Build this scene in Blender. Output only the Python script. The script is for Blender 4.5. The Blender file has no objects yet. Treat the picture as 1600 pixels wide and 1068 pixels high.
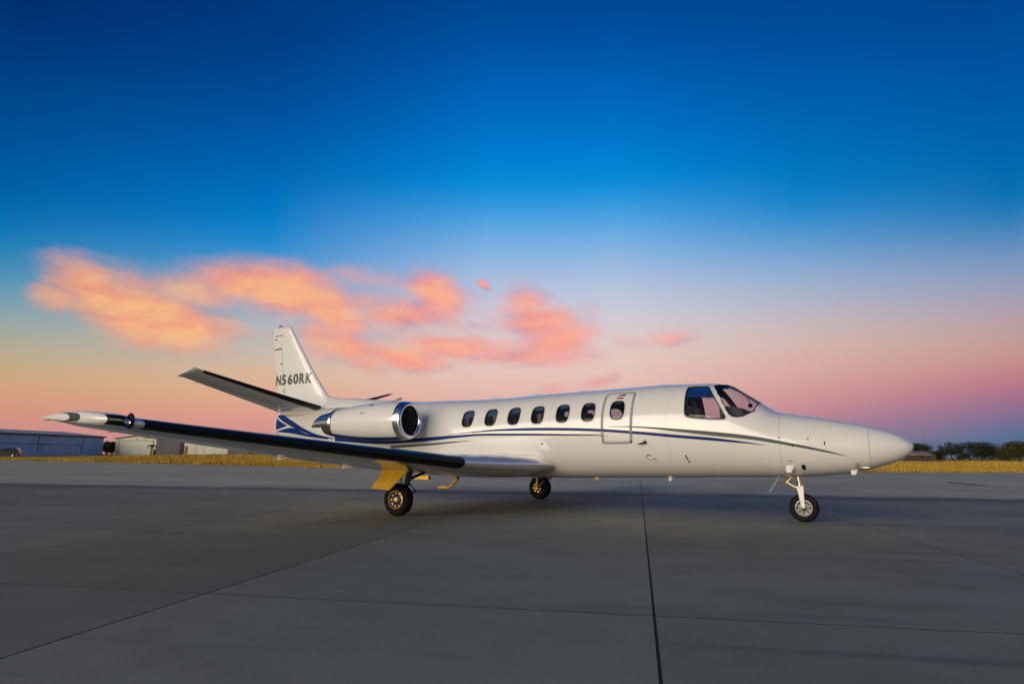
import bpy, bmesh, math, random
import numpy as np
from mathutils import Vector, Matrix

# ------------------------------------------------------------------ camera, sky, sun, exposure
# Station frame used for the numbers below: s = metres aft of the jet's nose, y = metres to starboard, z = up.
# Blender frame: X = -s, Y = -y, Z = z.
scene = bpy.context.scene
COL = scene.collection
CAM_S, CAM_Y, CAM_Z = 0.368, 11.82, 1.035
YAW, PITCH, ROLL, FPX = 0.5201, 0.1743, 0.0049, 1010.5     # focal length in px of a 1600 px wide picture

cam_data = bpy.data.cameras.new('camera')
cam_data.sensor_width = 36.0
cam_data.lens = 36.0 * FPX / 1600.0
cam_data.clip_start = 0.05
cam_data.clip_end = 20000
cam = bpy.data.objects.new('camera', cam_data)
COL.objects.link(cam)
fwd = Vector((-math.sin(YAW) * math.cos(PITCH), math.cos(YAW) * math.cos(PITCH), math.sin(PITCH)))
rgt = Vector((math.cos(YAW), math.sin(YAW), 0))
upv = rgt.cross(fwd)
r2 = rgt * math.cos(ROLL) + upv * math.sin(ROLL)
u2 = upv * math.cos(ROLL) - rgt * math.sin(ROLL)
cam.matrix_world = Matrix(((r2.x, u2.x, -fwd.x, -CAM_S), (r2.y, u2.y, -fwd.y, -CAM_Y), (r2.z, u2.z, -fwd.z, CAM_Z), (0, 0, 0, 1)))
scene.camera = cam

scene.view_settings.view_transform = 'Standard'
scene.view_settings.look = 'None'
scene.view_settings.exposure = 0.0
scene.view_settings.gamma = 1.0
scene.view_settings.use_curve_mapping = False
scene.render.engine = 'CYCLES'
scene.cycles.use_denoising = True
scene.cycles.max_bounces = 8
scene.cycles.caustics_reflective = False
scene.cycles.transparent_max_bounces = 12

SUN_AZ = math.radians(-168.0)       # direction towards the set sun, measured from +Y towards +X: behind the camera
SUN_EL = math.radians(7.0)


def lin(r, g, b):
    def f(c):
        c /= 255.0
        return c / 12.92 if c <= 0.04045 else ((c + 0.055) / 1.055) ** 2.4
    return (f(r), f(g), f(b), 1.0)


class NT:
    """short-hand for building node trees"""
    def __init__(self, tree):
        self.t = tree
        self.n = tree.nodes
        self.l = tree.links

    def new(self, kind, **kw):
        nd = self.n.new(kind)
        for k, v in kw.items():
            setattr(nd, k, v)
        return nd

    def put(self, sock, v):
        if isinstance(v, bpy.types.NodeSocket):
            self.l.new(v, sock)
        else:
            sock.default_value = v

    def math(self, op, a, b=0.0, c=0.0, clamp=False):
        nd = self.new('ShaderNodeMath', operation=op, use_clamp=clamp)
        self.put(nd.inputs[0], a)
        self.put(nd.inputs[1], b)
        self.put(nd.inputs[2], c)
        return nd.outputs[0]

    def vmath(self, op, a, b=(0, 0, 0)):
        nd = self.new('ShaderNodeVectorMath', operation=op)
        self.put(nd.inputs[0], a)
        self.put(nd.inputs[1], b)
        return nd.outputs['Value'] if op in ('LENGTH', 'DOT_PRODUCT', 'DISTANCE') else nd.outputs['Vector']

    def maprange(self, v, a, b, c=0.0, d=1.0, kind='SMOOTHSTEP'):
        nd = self.new('ShaderNodeMapRange', interpolation_type=kind)
        self.put(nd.inputs['Value'], v)
        nd.inputs['From Min'].default_value = a
        nd.inputs['From Max'].default_value = b
        nd.inputs['To Min'].default_value = c
        nd.inputs['To Max'].default_value = d
        return nd.outputs['Result']

    def ramp(self, v, stops, interp='LINEAR'):
        nd = self.new('ShaderNodeValToRGB')
        cr = nd.color_ramp
        cr.interpolation = interp
        while len(cr.elements) < len(stops):
            cr.elements.new(0.5)
        for e, (p, c) in zip(cr.elements, stops):
            e.position = p
            e.color = c
        self.put(nd.inputs[0], v)
        return nd.outputs[0]

    def mix(self, f, a, b, blend='MIX'):
        nd = self.new('ShaderNodeMix', data_type='RGBA', blend_type=blend)
        self.put(nd.inputs[0], f)
        self.put(nd.inputs[6], a)
        self.put(nd.inputs[7], b)
        return nd.outputs[2]

    def noise(self, vec, scale, detail=4.0, rough=0.55, dist=0.0):
        nd = self.new('ShaderNodeTexNoise')
        if vec is not None:
            self.l.new(vec, nd.inputs['Vector'])
        nd.inputs['Scale'].default_value = scale
        nd.inputs['Detail'].default_value = detail
        nd.inputs['Roughness'].default_value = rough
        nd.inputs['Distortion'].default_value = dist
        return nd

    def combine(self, x, y, z=0.0):
        nd = self.new('ShaderNodeCombineXYZ')
        self.put(nd.inputs[0], x)
        self.put(nd.inputs[1], y)
        self.put(nd.inputs[2], z)
        return nd.outputs[0]


def build_world():
    w = bpy.data.worlds.new('World')
    scene.world = w
    w.use_nodes = True
    t = NT(w.node_tree)
    t.n.clear()
    tc = t.new('ShaderNodeTexCoord')
    sep = t.new('ShaderNodeSeparateXYZ')
    t.l.new(tc.outputs['Generated'], sep.inputs[0])
    X, Y, Z = sep.outputs
    el = t.math('DEGREES', t.math('ARCSINE', Z))
    az = t.math('DEGREES', t.math('ARCTAN2', X, Y))
    e = t.math('DIVIDE', el, 90.0, clamp=True)

    def stops(rows):
        return [(d / 90.0, lin(*c)) for d, c in rows]
    left = t.ramp(e, stops([(0, (198, 140, 146)), (2.6, (214, 146, 126)), (4.9, (212, 168, 120)), (7.1, (182, 172, 145)), (9.4, (142, 166, 170)), (11.6, (86, 150, 180)), (13.9, (16, 130, 186)),
                            (16.1, (0, 110, 178)), (18.3, (0, 95, 167)), (22.6, (0, 76, 146)), (27, (0, 60, 125)), (31, (0, 43, 110)), (50, (2, 36, 88)), (90, (18, 42, 84))]), 'B_SPLINE')
    mid = t.ramp(e, stops([(0, (192, 134, 150)), (3.0, (222, 164, 158)), (6.0, (232, 192, 178)), (8.9, (230, 203, 195)), (11.6, (216, 207, 211)), (14.4, (186, 198, 222)), (17.1, (148, 184, 226)),
                           (19.8, (92, 170, 228)), (22.4, (20, 148, 222)), (24.5, (0, 136, 215)), (27.5, (0, 118, 204)), (32.4, (0, 91, 176)), (37, (0, 72, 150)), (50, (0, 52, 116)), (90, (18, 48, 92))]), 'B_SPLINE')
    right = t.ramp(e, stops([(0, (50, 104, 140)), (1.2, (68, 112, 148)), (2.9, (114, 108, 150)), (5.2, (192, 114, 132)), (7.4, (200, 156, 146)), (9.7, (184, 163, 168)), (12, (152, 160, 188)), (14.2, (114, 150, 193)),
                             (16.4, (36, 127, 188)), (18.6, (0, 112, 180)), (23, (0, 97, 169)), (27, (0, 84, 160)), (31, (0, 71, 149)), (50, (0, 44, 104)), (90, (18, 44, 86))]), 'B_SPLINE')
    midl = t.ramp(e, stops([(0, (196, 138, 148)), (2.8, (222, 152, 138)), (5.4, (228, 180, 144)), (8.0, (208, 188, 168)), (11, (172, 188, 196)), (14.0, (108, 166, 206)), (16.6, (36, 144, 210)), (19.3, (0, 126, 202)),
                            (23, (0, 104, 184)), (28, (0, 79, 156)), (34, (0, 58, 130)), (50, (0, 44, 102)), (90, (18, 45, 88))]), 'B_SPLINE')
    midr = t.ramp(e, stops([(0, (108, 116, 146)), (1.6, (150, 122, 148)), (4.2, (208, 140, 146)), (7.5, (220, 178, 166)), (10.2, (206, 186, 184)), (13, (172, 182, 206)), (15.8, (128, 168, 212)), (18.5, (52, 147, 210)),
                            (21, (0, 128, 200)), (25, (0, 110, 188)), (30, (0, 88, 168)), (35, (0, 70, 148)), (50, (0, 48, 110)), (90, (18, 46, 89))]), 'B_SPLINE')
    sky = t.mix(t.maprange(az, -70.0, -51.0, 0, 1, 'LINEAR'), left, midl)
    sky = t.mix(t.maprange(az, -51.0, -32.0, 0, 1, 'LINEAR'), sky, mid)
    sky = t.mix(t.maprange(az, -20.0, -5.0, 0, 1, 'LINEAR'), sky, midr)
    sky = t.mix(t.maprange(az, -5.0, 9.0, 0, 1, 'LINEAR'), sky, right)

    # ---- sunset clouds, laid out in azimuth / elevation
    uv = t.combine(az, el)
    wn = t.noise(t.vmath('MULTIPLY', uv, (0.13, 0.30, 1.0)), 1.0, 6.0, 0.60)
    wv = t.vmath('SUBTRACT', wn.outputs['Color'], (0.5, 0.5, 0.5))
    uvw = t.vmath('ADD', uv, t.vmath('MULTIPLY', wv, (4.6, 2.6, 0)))
    # px of the picture -> az/el for the layout of the banks
    def azel(px, py):
        d = fwd + r2 * ((px - 800) / FPX) - u2 * ((py - 534) / FPX)
        d.normalize()
        return math.degrees(math.atan2(d.x, d.y)), math.degrees(math.asin(d.z))
    deg = 0.0525
    blobs = [  # centre px, half width px, half height px, tilt deg, weight
        (88, 466, 44, 17, 4, 0.75), (150, 452, 62, 40, -25, 1.0), (210, 478, 80, 48, -24, 1.0), (265, 500, 90, 40, -18, 1.0), (300, 455, 110, 34, 4, 0.8),
        (390, 440, 120, 34, 4, 0.9), (330, 505, 70, 24, -12, 0.6), (450, 455, 100, 42, -4, 1.0), (510, 480, 80, 44, -24, 0.95), (500, 520, 60, 40, -40, 0.7), (545, 538, 70, 30, -24, 0.85),
        (620, 552, 90, 20, -6, 0.85), (640, 486, 110, 24, 3, 0.9), (685, 462, 70, 34, -30, 0.95), (560, 470, 110, 28, 0, 0.6), (720, 540, 120, 22, -2, 0.9),
        (800, 555, 100, 16, 2, 0.8), (820, 478, 50, 34, -30, 0.8), (850, 505, 70, 34, -8, 1.0), (870, 535, 80, 28, 8, 1.0), (915, 490, 40, 30, 0, 0.3),
        (759, 443, 16, 10, -10, 0.9), (1050, 522, 50, 14, 4, 0.75), (985, 530, 70, 12, 0, 0.35), (945, 593, 38, 14, 10, 0.75), (862, 606, 36, 10, 0, 0.5),
        (150, 420, 70, 16, 0, 0.5), (420, 525, 90, 16, -10, 0.3), (580, 435, 120, 18, -3, 0.45), (620, 515, 150, 26, -4, 0.42), (760, 500, 130, 34, 0, 0.36), (700, 480, 90, 30, 0, 0.55), (850, 555, 110, 18, 3, 0.7)]
    dens = None
    for (px, py, hw, hh, tilt, wt) in blobs:
        ca, ce = azel(px, py)
        mp = t.new('ShaderNodeMapping', vector_type='TEXTURE')
        t.l.new(uvw, mp.inputs['Vector'])
        mp.inputs['Location'].default_value = (ca, ce, 0)
        mp.inputs['Rotation'].default_value = (0, 0, math.radians(tilt))
        mp.inputs['Scale'].default_value = (hw * deg * 1.65, hh * deg * 1.85, 1)
        r = t.vmath('LENGTH', mp.outputs[0])
        v = t.maprange(r, 1.0, 0.0, 0.0, wt)
        dens = v if dens is None else t.math('MAXIMUM', dens, v)
    fb = t.noise(t.vmath('MULTIPLY', uvw, (0.11, 0.44, 1.0)), 1.0, 7.0, 0.60)
    fbu = t.noise(t.vmath('MULTIPLY', t.vmath('ADD', uvw, (0.0, 0.55, 0.0)), (0.11, 0.44, 1.0)), 1.0, 7.0, 0.60)
    fb2 = t.noise(t.vmath('ADD', t.vmath('MULTIPLY', uvw, (0.20, 0.50, 1.0)), (7.3, 2.1, 0.0)), 1.0, 4.0, 0.55)
    dd = t.math('ADD', dens, t.math('MULTIPLY', t.math('SUBTRACT', fb.outputs['Fac'], 0.5), 0.80))
    dd = t.math('MULTIPLY', dd, t.maprange(dens, 0.0, 0.22))
    cover = t.maprange(dd, 0.03, 0.95)
    azf = t.maprange(az, -68, -14, 0, 1, 'LINEAR')
    warm = t.ramp(azf, [(0.0, lin(254, 190, 132)), (0.30, lin(254, 182, 128)), (0.55, lin(255, 174, 136)), (0.8, lin(252, 168, 144)), (1.0, lin(250, 172, 156))])
    rose = t.ramp(azf, [(0.0, lin(242, 162, 120)), (0.35, lin(244, 156, 132)), (0.6, lin(242, 150, 142)), (1.0, lin(240, 160, 156))])
    shade = t.ramp(azf, [(0.0, lin(196, 150, 142)), (0.35, lin(190, 144, 158)), (0.6, lin(198, 142, 164)), (1.0, lin(206, 156, 176))])
    k = t.math('ADD', t.math('MULTIPLY', dd, 0.85), t.math('MULTIPLY', t.math('SUBTRACT', fb2.outputs['Fac'], 0.5), 1.6))
    k = t.math('ADD', k, t.math('MULTIPLY', t.math('SUBTRACT', fbu.outputs['Fac'], fb.outputs['Fac']), 1.5))
    ccol = t.mix(t.maprange(k, 0.10, 0.45), shade, rose)
    ccol = t.mix(t.maprange(k, 0.40, 0.95), ccol, warm)
    sky = t.mix(t.math('MULTIPLY', cover, 0.92), sky, ccol)

    # ground colour below the horizon line
    sky = t.mix(t.maprange(el, -1.2, -0.2), lin(120, 104, 88), sky)

    nis = t.new('ShaderNodeTexSky', sky_type='NISHITA')
    nis.sun_disc = False
    nis.sun_elevation = SUN_EL
    nis.sun_rotation = SUN_AZ
    nis.altitude = 200
    nis.air_density = 1.0
    nis.dust_density = 1.2
    # the sky opposite the sun (in view) is the banded dusk above; towards the sun it turns into the physical sky
    sd = (math.sin(SUN_AZ) * math.cos(SUN_EL), math.cos(SUN_AZ) * math.cos(SUN_EL), math.sin(SUN_EL))
    west = t.maprange(t.vmath('DOT_PRODUCT', tc.outputs['Generated'], sd), -0.05, 0.80)
    bg1 = t.new('ShaderNodeBackground')
    t.l.new(sky, bg1.inputs[0])
    bg1.inputs[1].default_value = 0.98
    bg2 = t.new('ShaderNodeBackground')
    t.l.new(nis.outputs[0], bg2.inputs[0])
    bg2.inputs[1].default_value = 0.08
    add = t.new('ShaderNodeMixShader')
    t.l.new(west, add.inputs[0])
    t.l.new(bg1.outputs[0], add.inputs[1])
    t.l.new(bg2.outputs[0], add.inputs[2])
    out = t.new('ShaderNodeOutputWorld')
    t.l.new(add.outputs[0], out.inputs[0])
    w.cycles.sampling_method = 'MANUAL'
    w.cycles.sample_map_resolution = 1024


build_world()

sun_data = bpy.data.lights.new('sun', 'SUN')
sun_data.energy = 2.7
sun_data.angle = math.radians(50)
sun_data.color = (1.0, 0.90, 0.78)
sun = bpy.data.objects.new('sun', sun_data)
COL.objects.link(sun)
to_sun = Vector((math.sin(SUN_AZ) * math.cos(SUN_EL), math.cos(SUN_AZ) * math.cos(SUN_EL), math.sin(SUN_EL)))
sun.rotation_euler = to_sun.to_track_quat('Z', 'Y').to_euler()

# ------------------------------------------------------------------ materials
MATS = {}


def mat(name, color, rough=0.5, metal=0.0, coat=0.0, spec=0.5, vary=0.0, scale=6.0, bump=0.0, bscale=40.0, stretch=(1, 1, 1), vary2=None):
    if name in MATS:
        return MATS[name]
    m = bpy.data.materials.new(name)
    m.use_nodes = True
    t = NT(m.node_tree)
    b = t.n['Principled BSDF']
    b.inputs['Base Color'].default_value = (*color, 1)
    b.inputs['Roughness'].default_value = rough
    b.inputs['Metallic'].default_value = metal
    b.inputs['Coat Weight'].default_value = coat
    b.inputs['Coat Roughness'].default_value = 0.06
    b.inputs['Specular IOR Level'].default_value = spec
    tc = t.new('ShaderNodeTexCoord')
    vec = t.vmath('MULTIPLY', tc.outputs['Object'], stretch)
    if vary:
        n = t.noise(vec, scale, 5, 0.6)
        f = t.maprange(n.outputs['Fac'], 0.3, 0.7)
        lo = tuple(c * (1 - vary) for c in color) if vary2 is None else vary2
        hi = tuple(min(1, c * (1 + vary)) for c in color)
        t.l.new(t.mix(f, (*lo, 1), (*hi, 1)), b.inputs['Base Color'])
        n2 = t.noise(vec, scale * 3.1, 3, 0.6)
        t.l.new(t.maprange(n2.outputs['Fac'], 0.3, 0.7, max(0.02, rough * 0.8), min(1, rough * 1.25)), b.inputs['Roughness'])
    if bump:
        nb = t.noise(vec, bscale, 4, 0.6)
        bp = t.new('ShaderNodeBump')
        bp.inputs['Strength'].default_value = bump
        bp.inputs['Distance'].default_value = 0.01
        t.l.new(nb.outputs['Fac'], bp.inputs['Height'])
        t.l.new(bp.outputs[0], b.inputs['Normal'])
    MATS[name] = m
    return m


WHITE = mat('white_paint', (0.81, 0.80, 0.775), 0.28, 0, 0.9)
BLUE = mat('blue_paint', (0.010, 0.032, 0.19), 0.3, 0, 0.0, 0.12)
SILVER = mat('silver_grey_paint', (0.095, 0.115, 0.12), 0.35, 0.0, 0.0, 0.14)
LEMETAL = mat('weathered_polished_metal', (0.86, 0.86, 0.86), 0.22, 0.72, vary=0.05, scale=9)
CHROME = mat('polished_metal', (0.86, 0.87, 0.88), 0.09, 1.0, vary=0.03, scale=9)
STEEL = mat('brushed_steel', (0.55, 0.53, 0.5), 0.3, 1.0, vary=0.1, scale=12)
BOOT = mat('black_rubber_boot', (0.008, 0.009, 0.012), 0.40, 0, 0, 0.32, vary=0.25, scale=3)
TYRE = mat('tyre_rubber', (0.007, 0.007, 0.008), 0.75, 0, 0, 0.25, vary=0.3, scale=20, bump=0.2, bscale=90)
SEAL = mat('black_seal', (0.01, 0.01, 0.012), 0.45)
DARK = mat('dark_cavity', (0.012, 0.012, 0.012), 0.7)
LINER = mat('cabin_lining', (0.10, 0.10, 0.11), 0.8)
SEAT = mat('tan_leather', (0.28, 0.20, 0.13), 0.55, vary=0.1)
PANEL = mat('instrument_panel', (0.02, 0.028, 0.035), 0.5)
YELLOW = mat('sunset_glow_yellow', (0.78, 0.48, 0.03), 0.42, vary=0.12, scale=5)  # sunset glow under the wing, put into the base colour as yellow
GOLD = mat('sunset_glow_gold', (0.70, 0.46, 0.12), 0.35, 0.6, vary=0.15, scale=30)  # gold tint paints the low warm light onto the gear metal
GREYP = mat('panel_line_grey', (0.22, 0.22, 0.22), 0.5)
EXITLINE = mat('exit_outline_silver', (0.44, 0.44, 0.43), 0.4, 0.0, 0.2)
RED = mat('red_lens', (0.5, 0.02, 0.01), 0.15, 0, 0.5)
LAMP = mat('lamp_reflector', (0.75, 0.85, 0.9), 0.12, 0.9)
FAN = mat('fan_blades', (0.22, 0.21, 0.17), 0.38, 0.7, vary=0.2, scale=25)
LETTER = mat('letter_edge_charcoal', (0.035, 0.033, 0.036), 0.35)
LETTERF = mat('letter_silver', (0.15, 0.135, 0.13), 0.35, 0.3)


def glass(name, tint, refl=1.0):
    m = bpy.data.materials.new(name)
    m.use_nodes = True
    t = NT(m.node_tree)
    t.n.clear()
    tr = t.new('ShaderNodeBsdfTransparent')
    tr.inputs[0].default_value = (*tint, 1)
    gl = t.new('ShaderNodeBsdfGlossy')
    gl.inputs['Roughness'].default_value = 0.03
    gl.inputs['Color'].default_value = (refl, refl, refl, 1)
    fr = t.new('ShaderNodeFresnel')
    fr.inputs['IOR'].default_value = 1.42
    mx = t.new('ShaderNodeMixShader')
    t.l.new(fr.outputs[0], mx.inputs[0])
    t.l.new(tr.outputs[0], mx.inputs[1])
    t.l.new(gl.outputs[0], mx.inputs[2])
    out = t.new('ShaderNodeOutputMaterial')
    t.l.new(mx.outputs[0], out.inputs[0])
    MATS[name] = m
    return m


GLASS_CABIN = glass('cabin_glass', (0.62, 0.66, 0.72))
GLASS_COCK = glass('cockpit_glass', (0.80, 0.82, 0.84))
GLASS_LENS = glass('lens_glass', (0.75, 0.8, 0.85))


# ------------------------------------------------------------------ mesh helpers (numbers in station frame)
class Thing:
    """a top-level Empty; its parts are built in the same world numbers"""
    def __init__(self, name, base, label, cat, group=None):
        o = bpy.data.objects.new(name, None)
        o.empty_display_size = 0.3
        COL.objects.link(o)
        self.o = o
        self.base = np.array([-base[0], -base[1], base[2]], float)
        o.location = self.base
        o['label'] = label
        o['category'] = cat
        if group:
            o['group'] = group


def mesh_obj(name, V, F, m, thing=None, parent=None, smooth=True, sharp=None, label=None, matidx=None, kind=None):
    V = np.asarray(V, float).reshape(-1, 3) * np.array([-1, -1, 1.0])
    if thing is not None:
        V = V - thing.base
    me = bpy.data.meshes.new(name)
    me.from_pydata(V.tolist(), [], [tuple(int(i) for i in f) for f in F])
    ms = m if isinstance(m, (list, tuple)) else [m]
    for k in ms:
        me.materials.append(k)
    if matidx is not None:
        me.polygons.foreach_set('material_index', np.asarray(matidx, dtype=np.int32))
    me.polygons.foreach_set('use_smooth', np.full(len(me.polygons), smooth, dtype=bool))
    me.update()
    if smooth and sharp:
        me.set_sharp_from_angle(angle=math.radians(sharp))
    o = bpy.data.objects.new(name, me)
    COL.objects.link(o)
    if parent is not None:
        o.parent = parent
    elif thing is not None:
        o.parent = thing.o
    if label:
        o['label'] = label
    if kind:
        o['kind'] = kind
    return o


class Geo:
    """collects vertices and faces for ONE mesh"""
    def __init__(self):
        self.V = []
        self.F = []

    def add(self, V, F):
        k = len(self.V)
        self.V += [tuple(v) for v in V]
        self.F += [tuple(i + k for i in f) for f in F]
        return self

    def box(self, c, h, rot=None):
        c = np.array(c, float)
        P = np.array([[x, y, z] for x in (-1, 1) for y in (-1, 1) for z in (-1, 1)], float) * np.array(h)
        if rot is not None:
            P = P @ np.array(rot).T
        return self.add(P + c, [(0, 1, 3, 2), (4, 6, 7, 5), (0, 4, 5, 1), (2, 3, 7, 6), (0, 2, 6, 4), (1, 5, 7, 3)])

    def tube(self, pts, rad, n=10, caps=True):
        pts = [np.array(p, float) for p in pts]
        if np.isscalar(rad):
            rad = [rad] * len(pts)
        rings = []
        ref = np.array([0.31, 0.17, 0.93])
        for i, p in enumerate(pts):
            a = pts[max(i - 1, 0)]
            b = pts[min(i + 1, len(pts) - 1)]
            d = (b - a) / (np.linalg.norm(b - a) + 1e-9)
            u = np.cross(d, ref)
            if np.linalg.norm(u) < 1e-3:
                u = np.cross(d, [1, 0, 0])
            u /= np.linalg.norm(u)
            v = np.cross(d, u)
            rings.append([p + rad[i] * (u * math.cos(2 * math.pi * k / n) + v * math.sin(2 * math.pi * k / n)) for k in range(n)])
        V = [q for r in rings for q in r]
        F = []
        for i in range(len(pts) - 1):
            for k in range(n):
                F.append((i * n + k, i * n + (k + 1) % n, (i + 1) * n + (k + 1) % n, (i + 1) * n + k))
        if caps:
            F.append(tuple(range(n - 1, -1, -1)))
            F.append(tuple((len(pts) - 1) * n + k for k in range(n)))
        return self.add(V, F)

    def lathe(self, prof, origin, axis, n=32, close=False):
        """prof: (along axis, radius)"""
        o = np.array(origin, float)
        a = np.array(axis, float)
        a /= np.linalg.norm(a)
        u = np.cross(a, [0, 0, 1.0])
        if np.linalg.norm(u) < 1e-3:
            u = np.cross(a, [1.0, 0, 0])
        u /= np.linalg.norm(u)
        v = np.cross(a, u)
        V = []
        for (x, r) in prof:
            for k in range(n):
                th = 2 * math.pi * k / n
                V.append(o + a * x + r * (u * math.cos(th) + v * math.sin(th)))
        F = []
        m = len(prof)
        for i in range(m if close else m - 1):
            j = (i + 1) % m
            for k in range(n):
                F.append((i * n + k, i * n + (k + 1) % n, j * n + (k + 1) % n, j * n + k))
        return self.add(V, F)

    def prism(self, poly, d):
        """poly: list of 3d points, extruded by vector d"""
        P = [np.array(p, float) for p in poly]
        n = len(P)
        V = P + [p + np.array(d, float) for p in P]
        F = [tuple(range(n - 1, -1, -1)), tuple(range(n, 2 * n))]
        for i in range(n):
            F.append((i, (i + 1) % n, n + (i + 1) % n, n + i))
        return self.add(V, F)

    def obj(self, name, m, thing=None, parent=None, smooth=False, sharp=None, **kw):
        return fixn(mesh_obj(name, self.V, self.F, m, thing, parent, smooth, sharp, **kw))


def fixn(o):
    bm = bmesh.new()
    bm.from_mesh(o.data)
    bmesh.ops.recalc_face_normals(bm, faces=bm.faces)
    bm.to_mesh(o.data)
    bm.free()
    return o


def bevel(o, w, seg=2):
    md = o.modifiers.new('bevel', 'BEVEL')
    md.width = w
    md.segments = seg
    md.limit_method = 'ANGLE'
    return o


def mirror_y(V, F):
    return [(v[0], -v[1], v[2]) for v in V], [tuple(reversed(f)) for f in F]


# ------------------------------------------------------------------ the ground
TH = math.radians(18.9)                      # the slab grid is turned against the jet
E1 = np.array([math.cos(TH), math.sin(TH)])
E2 = np.array([-math.sin(TH), math.cos(TH)])
U0, DU = 4.10, 3.32
V0, DV = 2.99, 3.45


def uv2sy(u, v):
    p = E1 * u + E2 * v
    return p[0], p[1]


def ground_ray(px, depth):
    """point at a camera depth, seen at picture column px, on the ground plane"""
    d = np.array([-(fwd.x), -(fwd.y)])
    d /= np.linalg.norm(d)
    r = np.array([-(rgt.x), -(rgt.y)])
    t = (px - 800) / FPX * 1.0
    # column of a far point on the horizon: tan(angle) = (px-800)/FPX / cos(pitch) (roll is small)
    p = np.array([CAM_S, CAM_Y]) + depth * (d + r * t * 1.0152)
    return p


def concrete_material(name, joints):
    m = bpy.data.materials.new(name)
    m.use_nodes = True
    t = NT(m.node_tree)
    b = t.n['Principled BSDF']
    geo = t.new('ShaderNodeNewGeometry')
    P = geo.outputs['Position']
    oi = t.new('ShaderNodeObjectInfo')
    n1 = t.noise(t.vmath('MULTIPLY', P, (0.10, 0.30, 1)), 1.0, 5, 0.6)
    n2 = t.noise(P, 1.3, 6, 0.65)
    n3 = t.noise(P, 34.0, 3, 0.7)
    n4 = t.noise(P, 150.0, 2, 0.6)
    base = t.mix(t.maprange(n1.outputs['Fac'], 0.32, 0.68), (0.192, 0.194, 0.142, 1), (0.276, 0.270, 0.200, 1))
    base = t.mix(t.maprange(n2.outputs['Fac'], 0.40, 0.75, 0, 0.55), base, (0.155, 0.154, 0.114, 1))
    base = t.mix(t.maprange(n3.outputs['Fac'], 0.30, 0.75, 0.0, 0.35), base, (0.32, 0.315, 0.235, 1))
    base = t.mix(t.maprange(n4.outputs['Fac'], 0.35, 0.7, 0.0, 0.25), base, (0.09, 0.09, 0.09, 1))
    if not joints:
        tone = t.maprange(oi.outputs['Random'], 0.0, 1.0, 0.86, 1.12, 'LINEAR')
        base = t.mix(1.0, base, t.combine(tone, tone, tone), 'MULTIPLY')
    # the grid coordinates of the paving
    px = t.vmath('DOT_PRODUCT', P, (-E1[0], -E1[1], 0))
    py = t.vmath('DOT_PRODUCT', P, (-E2[0], -E2[1], 0))
    # long dark traffic stain along one joint, with streaks
    wob = t.noise(t.vmath('MULTIPLY', P, (0.35, 0.35, 1)), 1.0, 4, 0.6)
    sv = t.math('ADD', py, t.math('MULTIPLY', t.math('SUBTRACT', wob.outputs['Fac'], 0.5), 2.6))
    d1 = t.math('ABSOLUTE', t.math('ADD', sv, 7.5))
    stain = t.maprange(d1, 0.05, 1.5, 0.72, 0.0)
    streak = t.noise(t.combine(t.math('MULTIPLY', px, 0.15), t.math('MULTIPLY', py, 2.2)), 1.0, 4, 0.6)
    stain = t.math('MULTIPLY', stain, t.maprange(streak.outputs['Fac'], 0.3, 0.65, 0.55, 1.0))
    base = t.mix(stain, base, (0.045, 0.043, 0.043, 1))
    st2 = t.maprange(streak.outputs['Fac'], 0.54, 0.76, 0.0, 0.55)
    base = t.mix(st2, base, (0.085, 0.083, 0.082, 1))
    # beyond that joint lies an older, paler pavement
    old = t.maprange(sv, -7.3, -9.6)
    pale = t.mix(1.0, base, (2.05, 1.92, 1.78, 1), 'MULTIPLY')
    base = t.mix(old, base, pale)
    # oil drips and tyre scuffs
    oil = t.noise(t.vmath('ADD', P, (3.1, 7.7, 0)), 0.9, 3, 0.5)
    base = t.mix(t.maprange(oil.outputs['Fac'], 0.66, 0.80, 0, 0.12), base, (0.06, 0.058, 0.055, 1))
    if joints:
        for c, o0, dd, w in ((px, U0, DU, 0.02), (py, V0, DV, 0.02)):
            q = t.math('ABSOLUTE', t.math('SUBTRACT', t.math('FRACT', t.math('DIVIDE', t.math('SUBTRACT', c, o0 - dd * 0.5), dd)), 0.5))
            base = t.mix(t.maprange(q, w / dd * 0.5, w / dd, 0.8, 0.0), base, (0.05, 0.05, 0.05, 1))
    t.l.new(base, b.inputs['Base Color'])
    t.l.new(t.maprange(n2.outputs['Fac'], 0.3, 0.7, 0.66, 0.80), b.inputs['Roughness'])
    b.inputs['Specular IOR Level'].default_value = 0.30
    bp = t.new('ShaderNodeBump')
    bp.inputs['Strength'].default_value = 0.35
    bp.inputs['Distance'].default_value = 0.004
    t.l.new(t.math('ADD', n3.outputs['Fac'], t.math('MULTIPLY', n4.outputs['Fac'], 0.6)), bp.inputs['Height'])
    t.l.new(bp.outputs[0], b.inputs['Normal'])
    return m


CONCRETE = concrete_material('slab_concrete', False)
CONCRETE_FAR = concrete_material('far_apron_concrete', True)
SEALANT = mat('joint_sealant', (0.045, 0.044, 0.040), 0.9, 0, 0, 0.1)

# far edge of the apron, from beyond the left of the frame to beyond the right
EDGE = [(420, -95), (250, -63), (127, -40.5), (80, -35.0), (53.3, -31.0), (38.4, -28.2), (28, -30.5), (16, -36), (6, -41), (-0.1, -44.8), (-8.7, -51.5), (-30, -66), (-120, -120), (-300, -225)]
EDGE_S = np.array([e[0] for e in EDGE][::-1], float)
EDGE_Y = np.array([e[1] for e in EDGE][::-1], float)


def edge_y(s):
    return np.interp(s, EDGE_S, EDGE_Y)


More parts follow.
